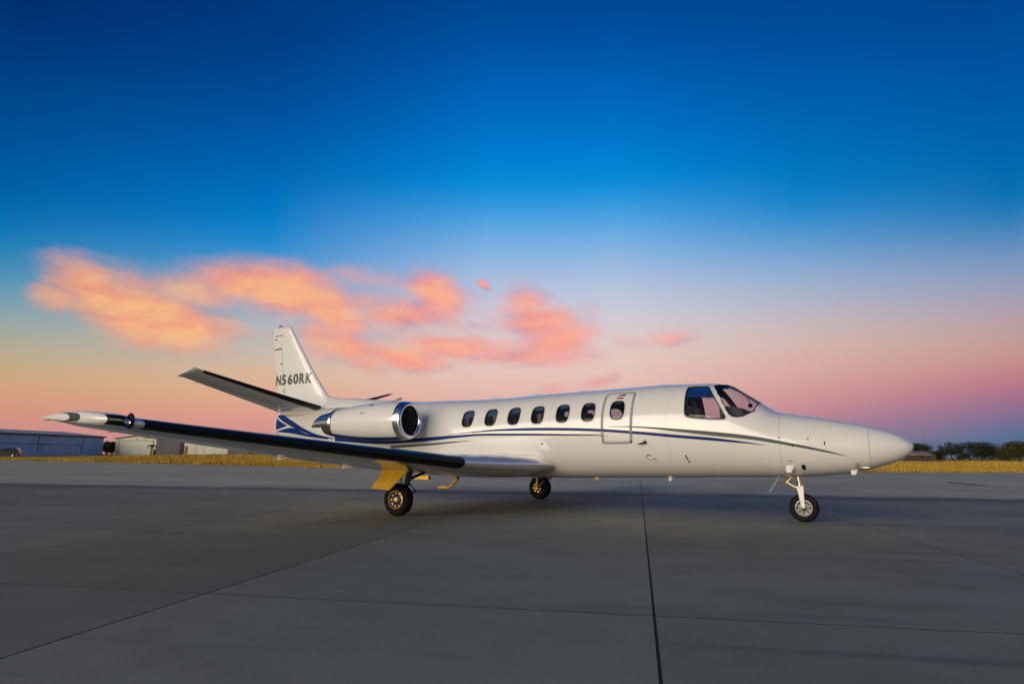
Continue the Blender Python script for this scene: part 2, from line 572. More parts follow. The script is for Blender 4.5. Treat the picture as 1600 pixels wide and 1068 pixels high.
def terrain_z(s, y):
    """height of the grass field: gently rising towards the hangars on the left"""
    s = np.asarray(s, float)
    y = np.asarray(y, float)
    d = np.clip(edge_y(s) - y, 0, None)
    a = np.clip((s + 20) / 110.0, 0, 1)
    a = a * a * (3 - 2 * a)
    r = np.clip(d / 90.0, 0, 1)
    r = r * r * (3 - 2 * r)
    return -0.06 + 0.05 * np.clip(d / 1.5, 0, 1) + r * (0.10 + 1.15 * a) + 0.05 * np.sin(s * 0.09 + 1) * np.sin(y * 0.13) * np.clip(d / 10, 0, 1)


# apron: slabs as pieces near the camera, one sheet beyond
apron_poly = [(e[0], e[1], -0.03) for e in EDGE] + [(-300, 200, -0.03), (420, 200, -0.03)]
apron = mesh_obj('apron', apron_poly, [tuple(range(len(apron_poly)))], CONCRETE_FAR, smooth=False)
fixn(apron)
apron['kind'] = 'structure'


def project(s, y, z=0.0):
    p = Vector((-s + CAM_S, -y + CAM_Y, z - CAM_Z))
    k = p.dot(fwd)
    if k < 0.15:
        return None
    return 800 + FPX * p.dot(r2) / k, 534 - FPX * p.dot(u2) / k, k


cells = []
for i in range(-9, 12):
    for j in range(-8, 5):
        u, v = U0 + i * DU, V0 + j * DV          # corner of the cell with the lower u, v
        cs, cy = uv2sy(u + DU / 2, v + DV / 2)
        corners = [project(*uv2sy(u + a * DU, v + b * DV)) for a in (0, 1) for b in (0, 1)]
        good = [c for c in corners if c]
        if not good:
            continue
        xs = [c[0] for c in good]
        ys = [c[1] for c in good]
        if len(good) == 4 and (max(xs) < -250 or min(xs) > 1850 or min(ys) > 1500):
            continue
        if len(good) == 4 and max(ys) - min(ys) < 7:
            continue
        cells.append((i, j))


def slab_mesh(g0, g1):
    """slab between its joint lines; g0/g1: half gaps on the low-u and high-u side"""
    hu0, hu1, hv = -DU / 2 + g0, DU / 2 - g1, DV / 2 - 0.005
    c = 0.003
    ring0 = [(hu0, -hv), (hu1, -hv), (hu1, hv), (hu0, hv)]
    ring1 = [(hu0 + c, -hv + c), (hu1 - c, -hv + c), (hu1 - c, hv - c), (hu0 + c, hv - c)]
    V = [(-(E1[0] * a + E2[0] * b), -(E1[1] * a + E2[1] * b), -0.016) for a, b in ring0]
    V += [(-(E1[0] * a + E2[0] * b), -(E1[1] * a + E2[1] * b), -c) for a, b in ring0]
    V += [(-(E1[0] * a + E2[0] * b), -(E1[1] * a + E2[1] * b), 0.0) for a, b in ring1]
    F = [(8, 9, 10, 11)]
    for k in range(4):
        n = (k + 1) % 4
        F += [(k, n, 4 + n, 4 + k), (4 + k, 4 + n, 8 + n, 8 + k)]
    me = bpy.data.meshes.new('concrete_slab')
    me.from_pydata(V, [], F)
    me.materials.append(CONCRETE)
    me.materials.append(SEALANT)
    me.polygons.foreach_set('material_index', np.array([0] + [1] * 8, dtype=np.int32))
    bm = bmesh.new()
    bm.from_mesh(me)
    bmesh.ops.recalc_face_normals(bm, faces=bm.faces)
    bm.to_mesh(me)
    bm.free()
    return me


sm_std, sm_a, sm_b = slab_mesh(0.004, 0.004), slab_mesh(0.0065, 0.004), slab_mesh(0.004, 0.0065)
for (i, j) in cells:
    me = sm_a if i == 0 else (sm_b if i == -1 else sm_std)
    o = bpy.data.objects.new('concrete_slab', me)
    cs, cy = uv2sy(U0 + (i + 0.5) * DU, V0 + (j + 0.5) * DV)
    o.location = (-cs, -cy, 0)
    o.parent = apron
    COL.objects.link(o)
gs = Geo()
for (i, j) in cells:
    q = [uv2sy(U0 + (i + a) * DU, V0 + (j + b) * DV) for a, b in ((0, 0), (1, 0), (1, 1), (0, 1))]
    gs.add([(s, y, -0.005) for s, y in q], [(0, 1, 2, 3)])
seal = gs.obj('joint_sealant', SEALANT, parent=apron)

# grass field to the horizon
def grass_ground_material():
    m = bpy.data.materials.new('dry_grass_ground')
    m.use_nodes = True
    t = NT(m.node_tree)
    b = t.n['Principled BSDF']
    geo = t.new('ShaderNodeNewGeometry')
    n1 = t.noise(t.vmath('MULTIPLY', geo.outputs['Position'], (0.06, 0.06, 1)), 1.0, 5, 0.6)
    n2 = t.noise(geo.outputs['Position'], 2.0, 4, 0.7)
    c = t.mix(t.maprange(n1.outputs['Fac'], 0.3, 0.7), (0.40, 0.235, 0.036, 1), (0.52, 0.33, 0.06, 1))
    c = t.mix(t.maprange(n2.outputs['Fac'], 0.35, 0.75, 0, 0.5), c, (0.14, 0.075, 0.016, 1))
    t.l.new(c, b.inputs['Base Color'])
    b.inputs['Roughness'].default_value = 0.95
    b.inputs['Specular IOR Level'].default_value = 0.1
    return m


GRASSG = grass_ground_material()
gx = np.unique(np.concatenate([np.linspace(-300, 420, 181), np.array([-4000, -2000, -1000, -600, -420, 600, 1000, 2000, 4000.0])]))
drow = np.array([-6, -1, 0, 0.7, 1.5, 4, 8, 14, 22, 32, 44, 58, 74, 92, 120, 170, 260, 500, 1000, 2500, 5000.0])
TV = []
for d in drow:
    ey = edge_y(gx)
    y = ey - d
    z = terrain_z(gx, y)
    TV += list(zip(gx, y, z))
n = len(gx)
TF = [(i * n + k, i * n + k + 1, (i + 1) * n + k + 1, (i + 1) * n + k) for i in range(len(drow) - 1) for k in range(n - 1)]
field = mesh_obj('grass_field', TV, TF, GRASSG)
fixn(field)
field['kind'] = 'structure'
back = mesh_obj('terrain', [(-6000, -7000, -1.4), (6000, -7000, -1.4), (6000, 3000, -1.4), (-6000, 3000, -1.4)], [(0, 1, 2, 3)], GRASSG, smooth=False)
back['kind'] = 'structure'


def make_grass():
    rng = np.random.default_rng(4)
    N = 280000
    # density falls with distance behind the apron edge
    az = rng.random(N) * 1.0
    s_pool = np.concatenate([rng.uniform(-45, 60, int(N * 0.55)), rng.uniform(60, 165, N - int(N * 0.55))])
    d = rng.exponential(22.0, N) + rng.random(N) * 0.3
    y = edge_y(s_pool) - d
    z = terrain_z(s_pool, y) - 0.02
    h = rng.uniform(0.22, 0.52, N) * (0.75 + 0.35 * np.sin(s_pool * 0.21 + 0.8 * np.sin(s_pool * 0.05)))
    h = np.clip(h, 0.15, None) * np.clip(0.55 + d * 0.5, 0, 1)
    wd = rng.uniform(0.018, 0.045, N) * (1 + d * 0.03)
    a = rng.random(N) * math.pi
    lean = rng.normal(0, 0.13, (N, 2))
    V = np.zeros((N, 3, 3))
    V[:, 0, 0] = s_pool - np.cos(a) * wd
    V[:, 0, 1] = y - np.sin(a) * wd
    V[:, 0, 2] = z
    V[:, 1, 0] = s_pool + np.cos(a) * wd
    V[:, 1, 1] = y + np.sin(a) * wd
    V[:, 1, 2] = z
    V[:, 2, 0] = s_pool + lean[:, 0]
    V[:, 2, 1] = y + lean[:, 1]
    V[:, 2, 2] = z + h
    V = V.reshape(-1, 3) * np.array([-1, -1, 1.0])
    me = bpy.data.meshes.new('dry_grass')
    me.vertices.add(len(V))
    me.vertices.foreach_set('co', V.ravel().astype(np.float32))
    me.loops.add(len(V))
    me.loops.foreach_set('vertex_index', np.arange(len(V), dtype=np.int32))
    me.polygons.add(N)
    me.polygons.foreach_set('loop_start', np.arange(0, 3 * N, 3, dtype=np.int32))
    me.update(calc_edges=True)
    m = bpy.data.materials.new('dry_grass_blades')
    m.use_nodes = True
    t = NT(m.node_tree)
    b = t.n['Principled BSDF']
    geo = t.new('ShaderNodeNewGeometry')
    n1 = t.noise(t.vmath('MULTIPLY', geo.outputs['Position'], (0.10, 0.10, 0)), 1.0, 4, 0.6)
    c = t.mix(t.maprange(n1.outputs['Fac'], 0.32, 0.68), (0.52, 0.30, 0.040, 1), (0.68, 0.45, 0.075, 1))
    rnd = t.maprange(geo.outputs['Random Per Island'], 0, 1, 0.55, 1.25, 'LINEAR')
    c = t.mix(1.0, c, t.combine(rnd, rnd, rnd), 'MULTIPLY')
    t.l.new(c, b.inputs['Base Color'])
    b.inputs['Roughness'].default_value = 0.8
    b.inputs['Specular IOR Level'].default_value = 0.2
    me.materials.append(m)
    o = bpy.data.objects.new('dry_grass', me)
    COL.objects.link(o)
    o['kind'] = 'stuff'
    o['label'] = 'golden dry grass along the far edge of the apron'
    o['category'] = 'grass'


make_grass()


# ------------------------------------------------------------------ the jet
JET = Thing('business_jet', (6.0, 0.0, 0.0), 'white twin-engine business jet with blue stripes, lettered N560RK, parked on the apron', 'jet')

# fuselage sections: station, top, bottom, half width, height of the widest point
FP = np.array([
    [0.00, 1.205, 1.205, 0.001, 1.205], [0.02, 1.252, 1.145, 0.07, 1.20], [0.06, 1.292, 1.095, 0.125, 1.20], [0.14, 1.352, 1.03, 0.19, 1.20],
    [0.24, 1.410, 0.980, 0.245, 1.20], [0.42, 1.478, 0.918, 0.315, 1.20], [0.62, 1.537, 0.853, 0.375, 1.20],
    [1.10, 1.645, 0.765, 0.475, 1.21], [1.60, 1.735, 0.725, 0.565, 1.24], [1.92, 1.793, 0.712, 0.615, 1.28], [2.12, 1.916, 0.706, 0.645, 1.32],
    [2.40, 2.105, 0.700, 0.685, 1.38], [2.68, 2.280, 0.692, 0.72, 1.43], [3.02, 2.330, 0.685, 0.755, 1.47], [3.40, 2.338, 0.675, 0.78, 1.49],
    [3.90, 2.342, 0.665, 0.80, 1.50], [4.60, 2.322, 0.65, 0.81, 1.50], [6.00, 2.281, 0.62, 0.81, 1.48], [7.70, 2.224, 0.62, 0.81, 1.46],
    [8.80, 2.235, 0.64, 0.79, 1.46], [9.80, 2.235, 0.72, 0.72, 1.48], [11.0, 2.22, 0.92, 0.58, 1.56], [12.2, 2.18, 1.14, 0.42, 1.68],
    [13.3, 2.14, 1.36, 0.25, 1.77], [14.1, 2.08, 1.52, 0.12, 1.82], [14.28, 2.03, 1.60, 0.05, 1.82]])
SE = 2.12


def pchip(x, xp, yp):
    h = np.diff(xp)
    d = np.diff(yp) / h
    m = np.zeros_like(yp)
    for i in range(1, len(xp) - 1):
        if d[i - 1] * d[i] > 0:
            w1 = 2 * h[i] + h[i - 1]
            w2 = h[i] + 2 * h[i - 1]
            m[i] = (w1 + w2) / (w1 / d[i - 1] + w2 / d[i])
    m[0] = d[0]
    m[-1] = d[-1]
    x = np.clip(x, xp[0], xp[-1])
    i = np.clip(np.searchsorted(xp, x) - 1, 0, len(xp) - 2)
    t = (x - xp[i]) / h[i]
    return (2 * t**3 - 3 * t**2 + 1) * yp[i] + (t**3 - 2 * t**2 + t) * h[i] * m[i] + (-2 * t**3 + 3 * t**2) * yp[i + 1] + (t**3 - t**2) * h[i] * m[i + 1]


def prof(s):
    return [pchip(np.asarray(s, float), FP[:, 0], FP[:, k]) for k in (1, 2, 3, 4)]


def fpt(s, t, inset=0.0):
    s = np.asarray(s, float)
    t = np.asarray(t, float)
    zt, zb, w, zc = prof(s)
    zt, zb, w = zt - inset, zb + inset, np.maximum(w - inset, 0.001)
    c, sn = np.cos(t), np.sin(t)
    y = w * np.sign(c) * np.abs(c) ** (2 / SE)
    z = np.where(sn > 0, zc + (zt - zc) * np.abs(sn) ** (2 / SE), zc - (zc - zb) * np.abs(sn) ** (2 / SE))
    return np.stack([s + 0 * y, y, z], -1)


def fnormal(s, t):
    e = 1e-3
    a = fpt(s + e, t) - fpt(s - e, t)
    b = fpt(s, t + e) - fpt(s, t - e)
    n = np.cross(b, a)
    n /= np.linalg.norm(n, axis=-1, keepdims=True) + 1e-12
    c = fpt(s, t)
    zc = prof(s)[3]
    out = np.stack([0 * c[..., 0], c[..., 1], c[..., 2] - zc], -1)
    sg = np.sign((n * out).sum(-1, keepdims=True))
    return n * np.where(sg == 0, 1, sg)


def z2t(s, z):
    """section angle (starboard side) of the skin at station s and height z"""
    zt, zb, w, zc = prof(s)
    z = np.asarray(z, float)
    q = np.where(z > zc, (z - zc) / (zt - zc), (zc - z) / (zc - zb))
    q = np.clip(q, 0, 0.9999) ** (SE / 2)
    return np.where(z > zc, np.arcsin(q), -np.arcsin(q))


def skin(s, z, off=0.0, side=1):
    s = np.asarray(s, float)
    t = z2t(s, z)
    P = fpt(s, t) + fnormal(s, t) * off
    P[..., 1] *= side
    return P


def skin_t(s, t, off=0.0, side=1):
    s = np.asarray(s, float)
    t = np.asarray(t, float)
    P = fpt(s, t) + fnormal(s, t) * off
    P[..., 1] *= side
    return P


def tube_of_sections(ss, nt, inset=0.0):
    T = np.linspace(0, 2 * math.pi, nt, endpoint=False)
    V = []
    for s in ss:
        V += list(fpt(np.full(nt, s), T, inset))
    F = []
    for i in range(len(ss) - 1):
        for k in range(nt):
            F.append((i * nt + k, (i + 1) * nt + k, (i + 1) * nt + (k + 1) % nt, i * nt + (k + 1) % nt))
    return V, F


NTH = 72
# ---- radome
ss = np.concatenate([[0.0006, 0.004, 0.01, 0.02, 0.035, 0.055, 0.08, 0.11, 0.15, 0.19], np.linspace(0.24, 0.597, 10)])
V, F = tube_of_sections(ss, 48)
V.append((0.0, 0, 1.205))
k0 = len(V) - 1
F += [(k0, k, (k + 1) % 48) for k in range(48)]
F.append(tuple((len(ss) - 1) * 48 + k for k in range(48)))
radome = fixn(mesh_obj('radome', V, F, WHITE, JET, sharp=50))

# ---- window outlines as (station, height) on the starboard skin
def oval(cs, cz, hw, hh, n=28, p=2.6):
    out = []
    for k in range(n):
        a = 2 * math.pi * k / n
        c, s_ = math.cos(a), math.sin(a)
        out.append((cs + hw * math.copysign(abs(c) ** (2 / p), c), cz + hh * math.copysign(abs(s_) ** (2 / 3.2), s_)))
    return out


def smooth_poly(pts, n=3):
    """rounded closed polygon (Chaikin)"""
    P = [np.array(p, float) for p in pts]
    for _ in range(n):
        Q = []
        for i in range(len(P)):
            a, b = P[i], P[(i + 1) % len(P)]
            Q += [a * 0.75 + b * 0.25, a * 0.25 + b * 0.75]
        P = Q
    return [tuple(p) for p in P]


WIN_C = [(7.736, 1.780), (7.188, 1.794), (6.658, 1.806), (6.134, 1.816), (5.605, 1.830), (5.086, 1.842), (4.524, 1.862)]
CABIN = [oval(a, b, 0.136, 0.172) for a, b in WIN_C]
COCKSIDE = smooth_poly([(3.325, 1.90), (3.335, 2.235), (3.30, 2.262), (3.0, 2.262), (2.955, 2.235), (2.66, 1.735), (2.645, 1.66), (2.70, 1.65), (3.0, 1.664), (3.28, 1.70), (3.32, 1.76)], 2)


def to_st(poly):
    return [(s, float(z2t(np.array(s), z))) for s, z in poly]


R88 = math.radians(86.5)
WSH_SZ = [(2.90, 2.258), (2.862, 2.20), (2.80, 2.10), (2.715, 1.95), (2.64, 1.80), (2.60, 1.735), (2.545, 1.694), (2.47, 1.684), (2.38, 1.70), (2.28, 1.752), (2.215, 1.79)]
WSH = to_st(WSH_SZ) + [(2.20, math.radians(58)), (2.185, math.radians(66)), (2.165, math.radians(76)), (2.16, R88), (2.30, R88), (2.45, R88), (2.60, R88), (2.69, R88), (2.74, math.radians(80)), (2.83, math.radians(76))]
WINDOWS = [to_st(c) for c in CABIN] + [to_st(COCKSIDE), WSH]


def st_metric(poly):
    """poly of (s, t) -> local (s, arc) in metres with its centre"""
    P = np.array(poly)
    c = P.mean(0)
    zt, zb, w, zc = prof(c[0])
    r = 0.5 * (w + zt - zc)
    return P, c, r


def grow(poly, d):
    """offset a (s, t) outline outwards by d metres"""
    P, c, r = st_metric(poly)
    M = np.stack([P[:, 0], P[:, 1] * r], -1)
    n = len(M)
    area = 0.5 * np.sum(M[:, 0] * np.roll(M[:, 1], -1) - np.roll(M[:, 0], -1) * M[:, 1])
    sg = 1 if area > 0 else -1
    out = []
    for i in range(n):
        e1 = M[i] - M[i - 1]
        e2 = M[(i + 1) % n] - M[i]
        n1 = np.array([e1[1], -e1[0]]) * sg / (np.linalg.norm(e1) + 1e-9)
        n2 = np.array([e2[1], -e2[0]]) * sg / (np.linalg.norm(e2) + 1e-9)
        b = n1 + n2
        b /= np.linalg.norm(b) + 1e-9
        k = 1 / max(0.5, float(b @ n1))
        q = M[i] + b * d * k
        out.append((q[0], q[1] / r))
    return out


def ring_strip(poly, d0, d1, off, side, steps=1):
    A, B = grow(poly, d0), grow(poly, d1)
    n = len(A)
    V = list(skin_t([a[0] for a in A], [a[1] for a in A], off, side)) + list(skin_t([b[0] for b in B], [b[1] for b in B], off, side))
    V += list(skin_t([b[0] for b in B], [b[1] for b in B], -0.004, side)) + list(skin_t([a[0] for a in A], [a[1] for a in A], -0.004, side))
    F = []
    for i in range(n):
        j = (i + 1) % n
        F += [(i, j, n + j, n + i), (n + i, n + j, 2 * n + j, 2 * n + i), (3 * n + i, 3 * n + j, j, i)]
    return V, F


def patch(poly, off, side, rings=5):
    P = np.array(poly)
    c = P.mean(0)
    n = len(P)
    V = []
    for k in range(rings):
        q = c + (P - c) * (1 - k / rings)
        V += list(skin_t(q[:, 0], q[:, 1], off, side))
    V.append(skin_t(c[0], c[1], off, side))
    F = []
    for k in range(rings - 1):
        for i in range(n):
            j = (i + 1) % n
            F.append((k * n + i, k * n + j, (k + 1) * n + j, (k + 1) * n + i))
    for i in range(n):
        F.append(((rings - 1) * n + i, (rings - 1) * n + (i + 1) % n, rings * n))
    return V, F


def cutter(poly, side, out=0.06, deep=0.10):
    P = np.array(poly)
    A = skin_t(P[:, 0], P[:, 1], out, side)
    B = skin_t(P[:, 0], P[:, 1], -deep, side)
    n = len(P)
    V = list(A) + list(B)
    F = [tuple(range(n)), tuple(range(2 * n - 1, n - 1, -1))]
    for i in range(n):
        j = (i + 1) % n
        F.append((i, n + i, n + j, j))
    return V, F


# ---- fuselage: a shell with real openings
ss = np.unique(np.round(np.concatenate([np.linspace(0.603, 1.8, 22), np.linspace(1.8, 3.4, 54), np.linspace(3.4, 9.0, 70), np.linspace(9.0, 14.28, 44)]), 4))
V, F = tube_of_sections(ss, NTH)
F.append(tuple(range(NTH)))
F.append(tuple((len(ss) - 1) * NTH + k for k in range(NTH - 1, -1, -1)))
nout = len(F)
si = np.linspace(2.02, 8.6, 40)
V2, F2 = tube_of_sections(si, 48, 0.045)
k0 = len(V)
F2.append(tuple(range(48)))
F2.append(tuple((len(si) - 1) * 48 + k for k in range(47, -1, -1)))
fus = fixn(mesh_obj('fuselage', V, F, [WHITE, SEAL, LINER], JET, matidx=[0] * nout))
cav = fixn(mesh_obj('cavity', V2, F2, [LINER, LINER, LINER], JET, matidx=[2] * len(F2)))
g = Geo()
for q_, poly in enumerate(WINDOWS):
    for side in (1, -1):
        cv, cf = cutter(poly, side, (0.06, 0.14, 0.30)[max(0, q_ - 6)], 0.12)
        g.add(cv, cf)
cut = g.obj('cutter', [SEAL, SEAL, SEAL], JET)
cut.data.polygons.foreach_set('material_index', np.full(len(cut.data.polygons), 1, dtype=np.int32))
md = fus.modifiers.new('cut', 'BOOLEAN')
md.object = cut
md.operation = 'DIFFERENCE'
md.solver = 'EXACT'
md.use_self = True
md = fus.modifiers.new('hollow', 'BOOLEAN')
md.object = cav
md.operation = 'DIFFERENCE'
md.solver = 'EXACT'
bpy.context.view_layer.update()
dg = bpy.context.evaluated_depsgraph_get()
newme = bpy.data.meshes.new_from_object(fus.evaluated_get(dg))
fus.modifiers.clear()
fus.data = newme
newme.name = 'fuselage'
bpy.data.objects.remove(cut)
bpy.data.objects.remove(cav)
# exact normals on the outer skin
me = newme
nl = len(me.loops)
co = np.zeros(len(me.vertices) * 3)
me.vertices.foreach_get('co', co)
co = (co.reshape(-1, 3) + JET.base) * np.array([-1, -1, 1.0])
lv = np.zeros(nl, dtype=np.int32)
me.loops.foreach_get('vertex_index', lv)
tt = z2t(co[:, 0], co[:, 2])
nn = fnormal(co[:, 0], tt)
nn[:, 1] *= np.where(co[:, 1] < 0, -1, 1)
nn = nn * np.array([-1, -1, 1.0])
cn = nn[lv]
for p in me.polygons:
    p.use_smooth = True
    if p.material_index != 0 or len(p.vertices) > 60:
        pn = np.array(p.normal)
        cn[p.loop_start:p.loop_start + p.loop_total] = pn
    else:
        pn = np.array(p.normal)
        if float(pn @ cn[p.loop_start]) < 0.3:
            cn[p.loop_start:p.loop_start + p.loop_total] = pn
me.normals_split_custom_set([tuple(v) for v in cn])

# ---- window panes and frames
def pane(poly, side, name, gm, label=None):
    V, F = patch(poly, -0.014, side)
    w = mesh_obj(name, V, F, gm, JET, label=label)
    V, F = ring_strip(poly, -0.016, 0.002, 0.0025, side)
    mesh_obj('seal', V, F, SEAL, JET, w)
    V, F = ring_strip(poly, 0.003, 0.024, 0.004, side)
    mesh_obj('frame', V, F, WHITE, JET, w)
    return w


for side in (1, -1):
    for k, poly in enumerate(WINDOWS[:6]):
        pane(poly, side, 'cabin_window', GLASS_CABIN)
    pane(WINDOWS[7], side, 'cockpit_side_window', GLASS_COCK)
    pane(WINDOWS[8], side, 'windshield', GLASS_COCK)
    if side == -1:
        pane(WINDOWS[6], side, 'cabin_window', GLASS_CABIN)

# emergency exit on the starboard side: its outline, window and handle
EXIT = smooth_poly([(4.235, 1.30), (4.225, 1.75), (4.225, 2.10), (4.235, 2.178), (4.33, 2.185), (4.70, 2.185), (4.805, 2.17), (4.825, 2.08), (4.825, 1.75), (4.815, 1.30), (4.795, 1.262), (4.7, 1.256), (4.35, 1.256), (4.25, 1.265)], 2)
EX = to_st(EXIT)
V, F = ring_strip(EX, -0.050, 0.0, 0.004, 1)
exit_ = mesh_obj('emergency_exit', V, F, EXITLINE, JET, label='emergency exit hatch outlined by a silver band')
V, F = ring_strip(EX, -0.027, -0.021, 0.0055, 1)
mesh_obj('hatch_gap', V, F, mat('hatch_gap_grey', (0.20, 0.20, 0.20), 0.5), JET, exit_)
exw = pane(WINDOWS[6], 1, 'cabin_window', GLASS_CABIN)
g = Geo()
P = smooth_poly([(4.56, 2.118), (4.43, 2.118), (4.41, 2.132), (4.43, 2.148), (4.56, 2.134)], 2)
hp = [(s, float(z2t(np.array(s), z))) for s, z in P]
V, F = patch(hp, 0.010, 1, 2)
mesh_obj('exit_handle', V, F, SEAL, JET, exit_)
V, F = patch([(s, float(z2t(np.array(s), z))) for s, z in smooth_poly([(4.58, 2.065), (4.44, 2.065), (4.43, 2.085), (4.58, 2.10)], 1)], 0.005, 1, 2)
mesh_obj('exit_placard', V, F, RED, JET, exit_)

# ---- painted stripes lie on the skin
def stripe(name, up, lo, m, side=1, off=0.0035, nsub=60, label=None):
    up, lo = np.array(up), np.array(lo)
    if up[0, 0] > up[-1, 0]:
        up, lo = up[::-1], lo[::-1]
    s = np.linspace(up[0, 0], up[-1, 0], nsub)
    zu = pchip(s, up[:, 0], up[:, 1])
    zl = pchip(s, lo[:, 0], lo[:, 1])
    V = []
    rows = 5
    for k in range(rows):
        f = k / (rows - 1)
        V += list(skin(s, zu * (1 - f) + zl * f, off, side))
    F = []
    for k in range(rows - 1):
        for i in range(nsub - 1):
            F.append((k * nsub + i, k * nsub + i + 1, (k + 1) * nsub + i + 1, (k + 1) * nsub + i))
    o = mesh_obj(name, V, F, m, JET, label=label)
    return o


B1U = [(8.184, 1.462), (7.554, 1.512), (6.956, 1.554), (6.243, 1.567), (5.567, 1.557), (4.84, 1.526), (4.204, 1.477), (3.466, 1.405), (2.88, 1.352), (2.501, 1.302), (2.049, 1.232)]
B1L = [(8.184, 1.456), (7.554, 1.493), (6.956, 1.516), (6.243, 1.513), (5.567, 1.502), (4.84, 1.475), (4.204, 1.427), (3.466, 1.355), (2.88, 1.304), (2.501, 1.269), (2.049, 1.227)]
B2U = [(11.7, 1.47), (9.98, 1.396), (9.212, 1.392), (8.514, 1.42), (8.102, 1.442), (7.325, 1.468), (6.241, 1.455), (5.567, 1.437), (4.843, 1.415), (4.684, 1.391)]
B2L = [(11.7, 1.36), (9.98, 1.285), (9.212, 1.307), (8.514, 1.348), (8.102, 1.384), (7.325, 1.427), (6.241, 1.418), (5.567, 1.411), (4.843, 1.404), (4.684, 1.388)]
B3U = [(9.798, 1.246), (9.038, 1.272), (8.519, 1.295), (8.024, 1.322), (7.662, 1.335)]
B3L = [(9.798, 1.187), (9.038, 1.225), (8.519, 1.256), (8.024, 1.297), (7.662, 1.329)]
B4U = [(4.679, 1.568), (4.202, 1.560), (3.858, 1.539), (3.461, 1.507), (2.874, 1.452), (2.309, 1.383), (1.663, 1.256), (1.111, 1.123), (0.914, 1.060)]
B4L = [(4.679, 1.562), (4.202, 1.538), (3.858, 1.507), (3.461, 1.459), (2.874, 1.384), (2.309, 1.320), (1.663, 1.210), (1.111, 1.098), (0.914, 1.056)]
TAU = [(14.20, 2.075), (13.95, 2.05), (13.464, 1.895), (12.91, 1.685), (12.439, 1.545), (11.749, 1.43)]
TAL = [(14.20, 2.035), (13.95, 1.925), (13.464, 1.745), (12.91, 1.585), (12.439, 1.477), (11.749, 1.405)]
TBU = [(14.20, 1.985), (14.0, 1.905), (13.64, 1.775)]
TBL = [(14.20, 1.68), (14.0, 1.70), (13.64, 1.765)]
TCU = [(14.15, 1.635), (13.49, 1.715), (12.79, 1.548), (11.97, 1.435)]
TCL = [(14.15, 1.625), (13.49, 1.575), (12.79, 1.485), (11.97, 1.405)]
for side in (1, -1):
    stripe('blue_stripe', B1U, B1L, BLUE, side)
    stripe('blue_stripe', B2U, B2L, BLUE if side < 0 else BLUE, side, 0.0045)
    stripe('silver_stripe', B3U, B3L, SILVER, side)
    stripe('silver_stripe', B4U, B4L, SILVER, side)
    stripe('tail_stripe', TAU, TAL, BLUE, side)
    stripe('tail_stripe', TBU, TBL, BLUE, side)
    stripe('tail_stripe', TCU, TCL, BLUE, side, 0.0055)
stripe('silver_stripe', [(7.6, 1.470), (7.325, 1.474), (6.241, 1.462), (5.567, 1.443), (4.843, 1.419), (4.70, 1.394)], [(7.6, 1.446), (7.325, 1.448), (6.241, 1.438), (5.567, 1.428), (4.843, 1.409), (4.70, 1.391)], SILVER, 1, 0.006)

# panel lines and small skin details
def vline(s0, z0, z1, w=0.004, m=GREYP, name='panel_line'):
    z = np.linspace(z0, z1, 26)
    V = list(skin(np.full(26, s0 - w / 2), z, 0.0015)) + list(skin(np.full(26, s0 + w / 2), z, 0.0015))
    F = [(i, i + 1, 27 + i, 26 + i) for i in range(25)]
    return mesh_obj(name, V, F, m, JET)


def dot_on_skin(name, s, z, r, m, off=0.006, hs=None):
    pts = [(s + (hs or r) * math.cos(a), z + r * math.sin(a)) for a in np.linspace(0, 2 * math.pi, 12, endpoint=False)]
    V, F = patch(to_st(pts), off, 1, 2)
    return mesh_obj(name, V, F, m, JET)


vline(1.85, 1.76, 0.95)
FAINT = mat('faint_seam', (0.52, 0.51, 0.50), 0.4)
for s_, z0_, z1_ in ((3.62, 2.30, 0.80), (5.86, 2.24, 1.10), (8.45, 2.18, 1.15), (9.55, 2.16, 1.2), (12.0, 2.1, 1.3)):
    vline(s_, z0_, z1_, 0.004, FAINT)
dot_on_skin('static_port', 6.019, 1.264, 0.018, SEAL)
for a, b in ((3.323, 1.006), (3.303, 0.962), (3.338, 1.045)):
    dot_on_skin('drain_port', a, b, 0.016, SEAL)
dot_on_skin('latch', 1.665, 1.226, 0.032, SEAL, hs=0.010)
dot_on_skin('latch', 1.208, 1.255, 0.035, SEAL, hs=0.010)
dot_on_skin('lock', 1.439, 1.326, 0.012, SEAL)
dot_on_skin('lock', 1.854, 1.348, 0.010, GREYP, hs=0.02)
dot_on_skin('lock', 1.716, 0.985, 0.007, GREYP, hs=0.04)
dot_on_skin('vent_port', 1.538, 0.885, 0.045, DARK, hs=0.032)
# door handle and pitot head on the lower side
P = skin(np.array([4.009, 4.009, 4.07]), np.array([1.287, 1.287, 1.270]), 0.0)
n_ = fnormal(np.array(4.009), z2t(np.array(4.009), 1.287))
Geo().tube([P[0], P[0] + n_ * 0.05], [0.03, 0.022], 10).tube([P[0] + n_ * 0.05, P[0] + n_ * 0.055 + np.array([0.12, 0, -0.03])], [0.018, 0.008], 8).obj('angle_of_attack_vane', SEAL, JET, smooth=True, sharp=40)
P = skin(np.array(3.988), np.array(1.051), 0.0)
n_ = fnormal(np.array(3.988), z2t(np.array(3.988), 1.051))
Geo().tube([P, P + n_ * 0.05], [0.034, 0.02], 10).tube([P + n_ * 0.045, P + n_ * 0.07 + np.array([-0.10, 0, -0.012])], [0.014, 0.01], 8).obj('temperature_probe', STEEL, JET, smooth=True, sharp=40)


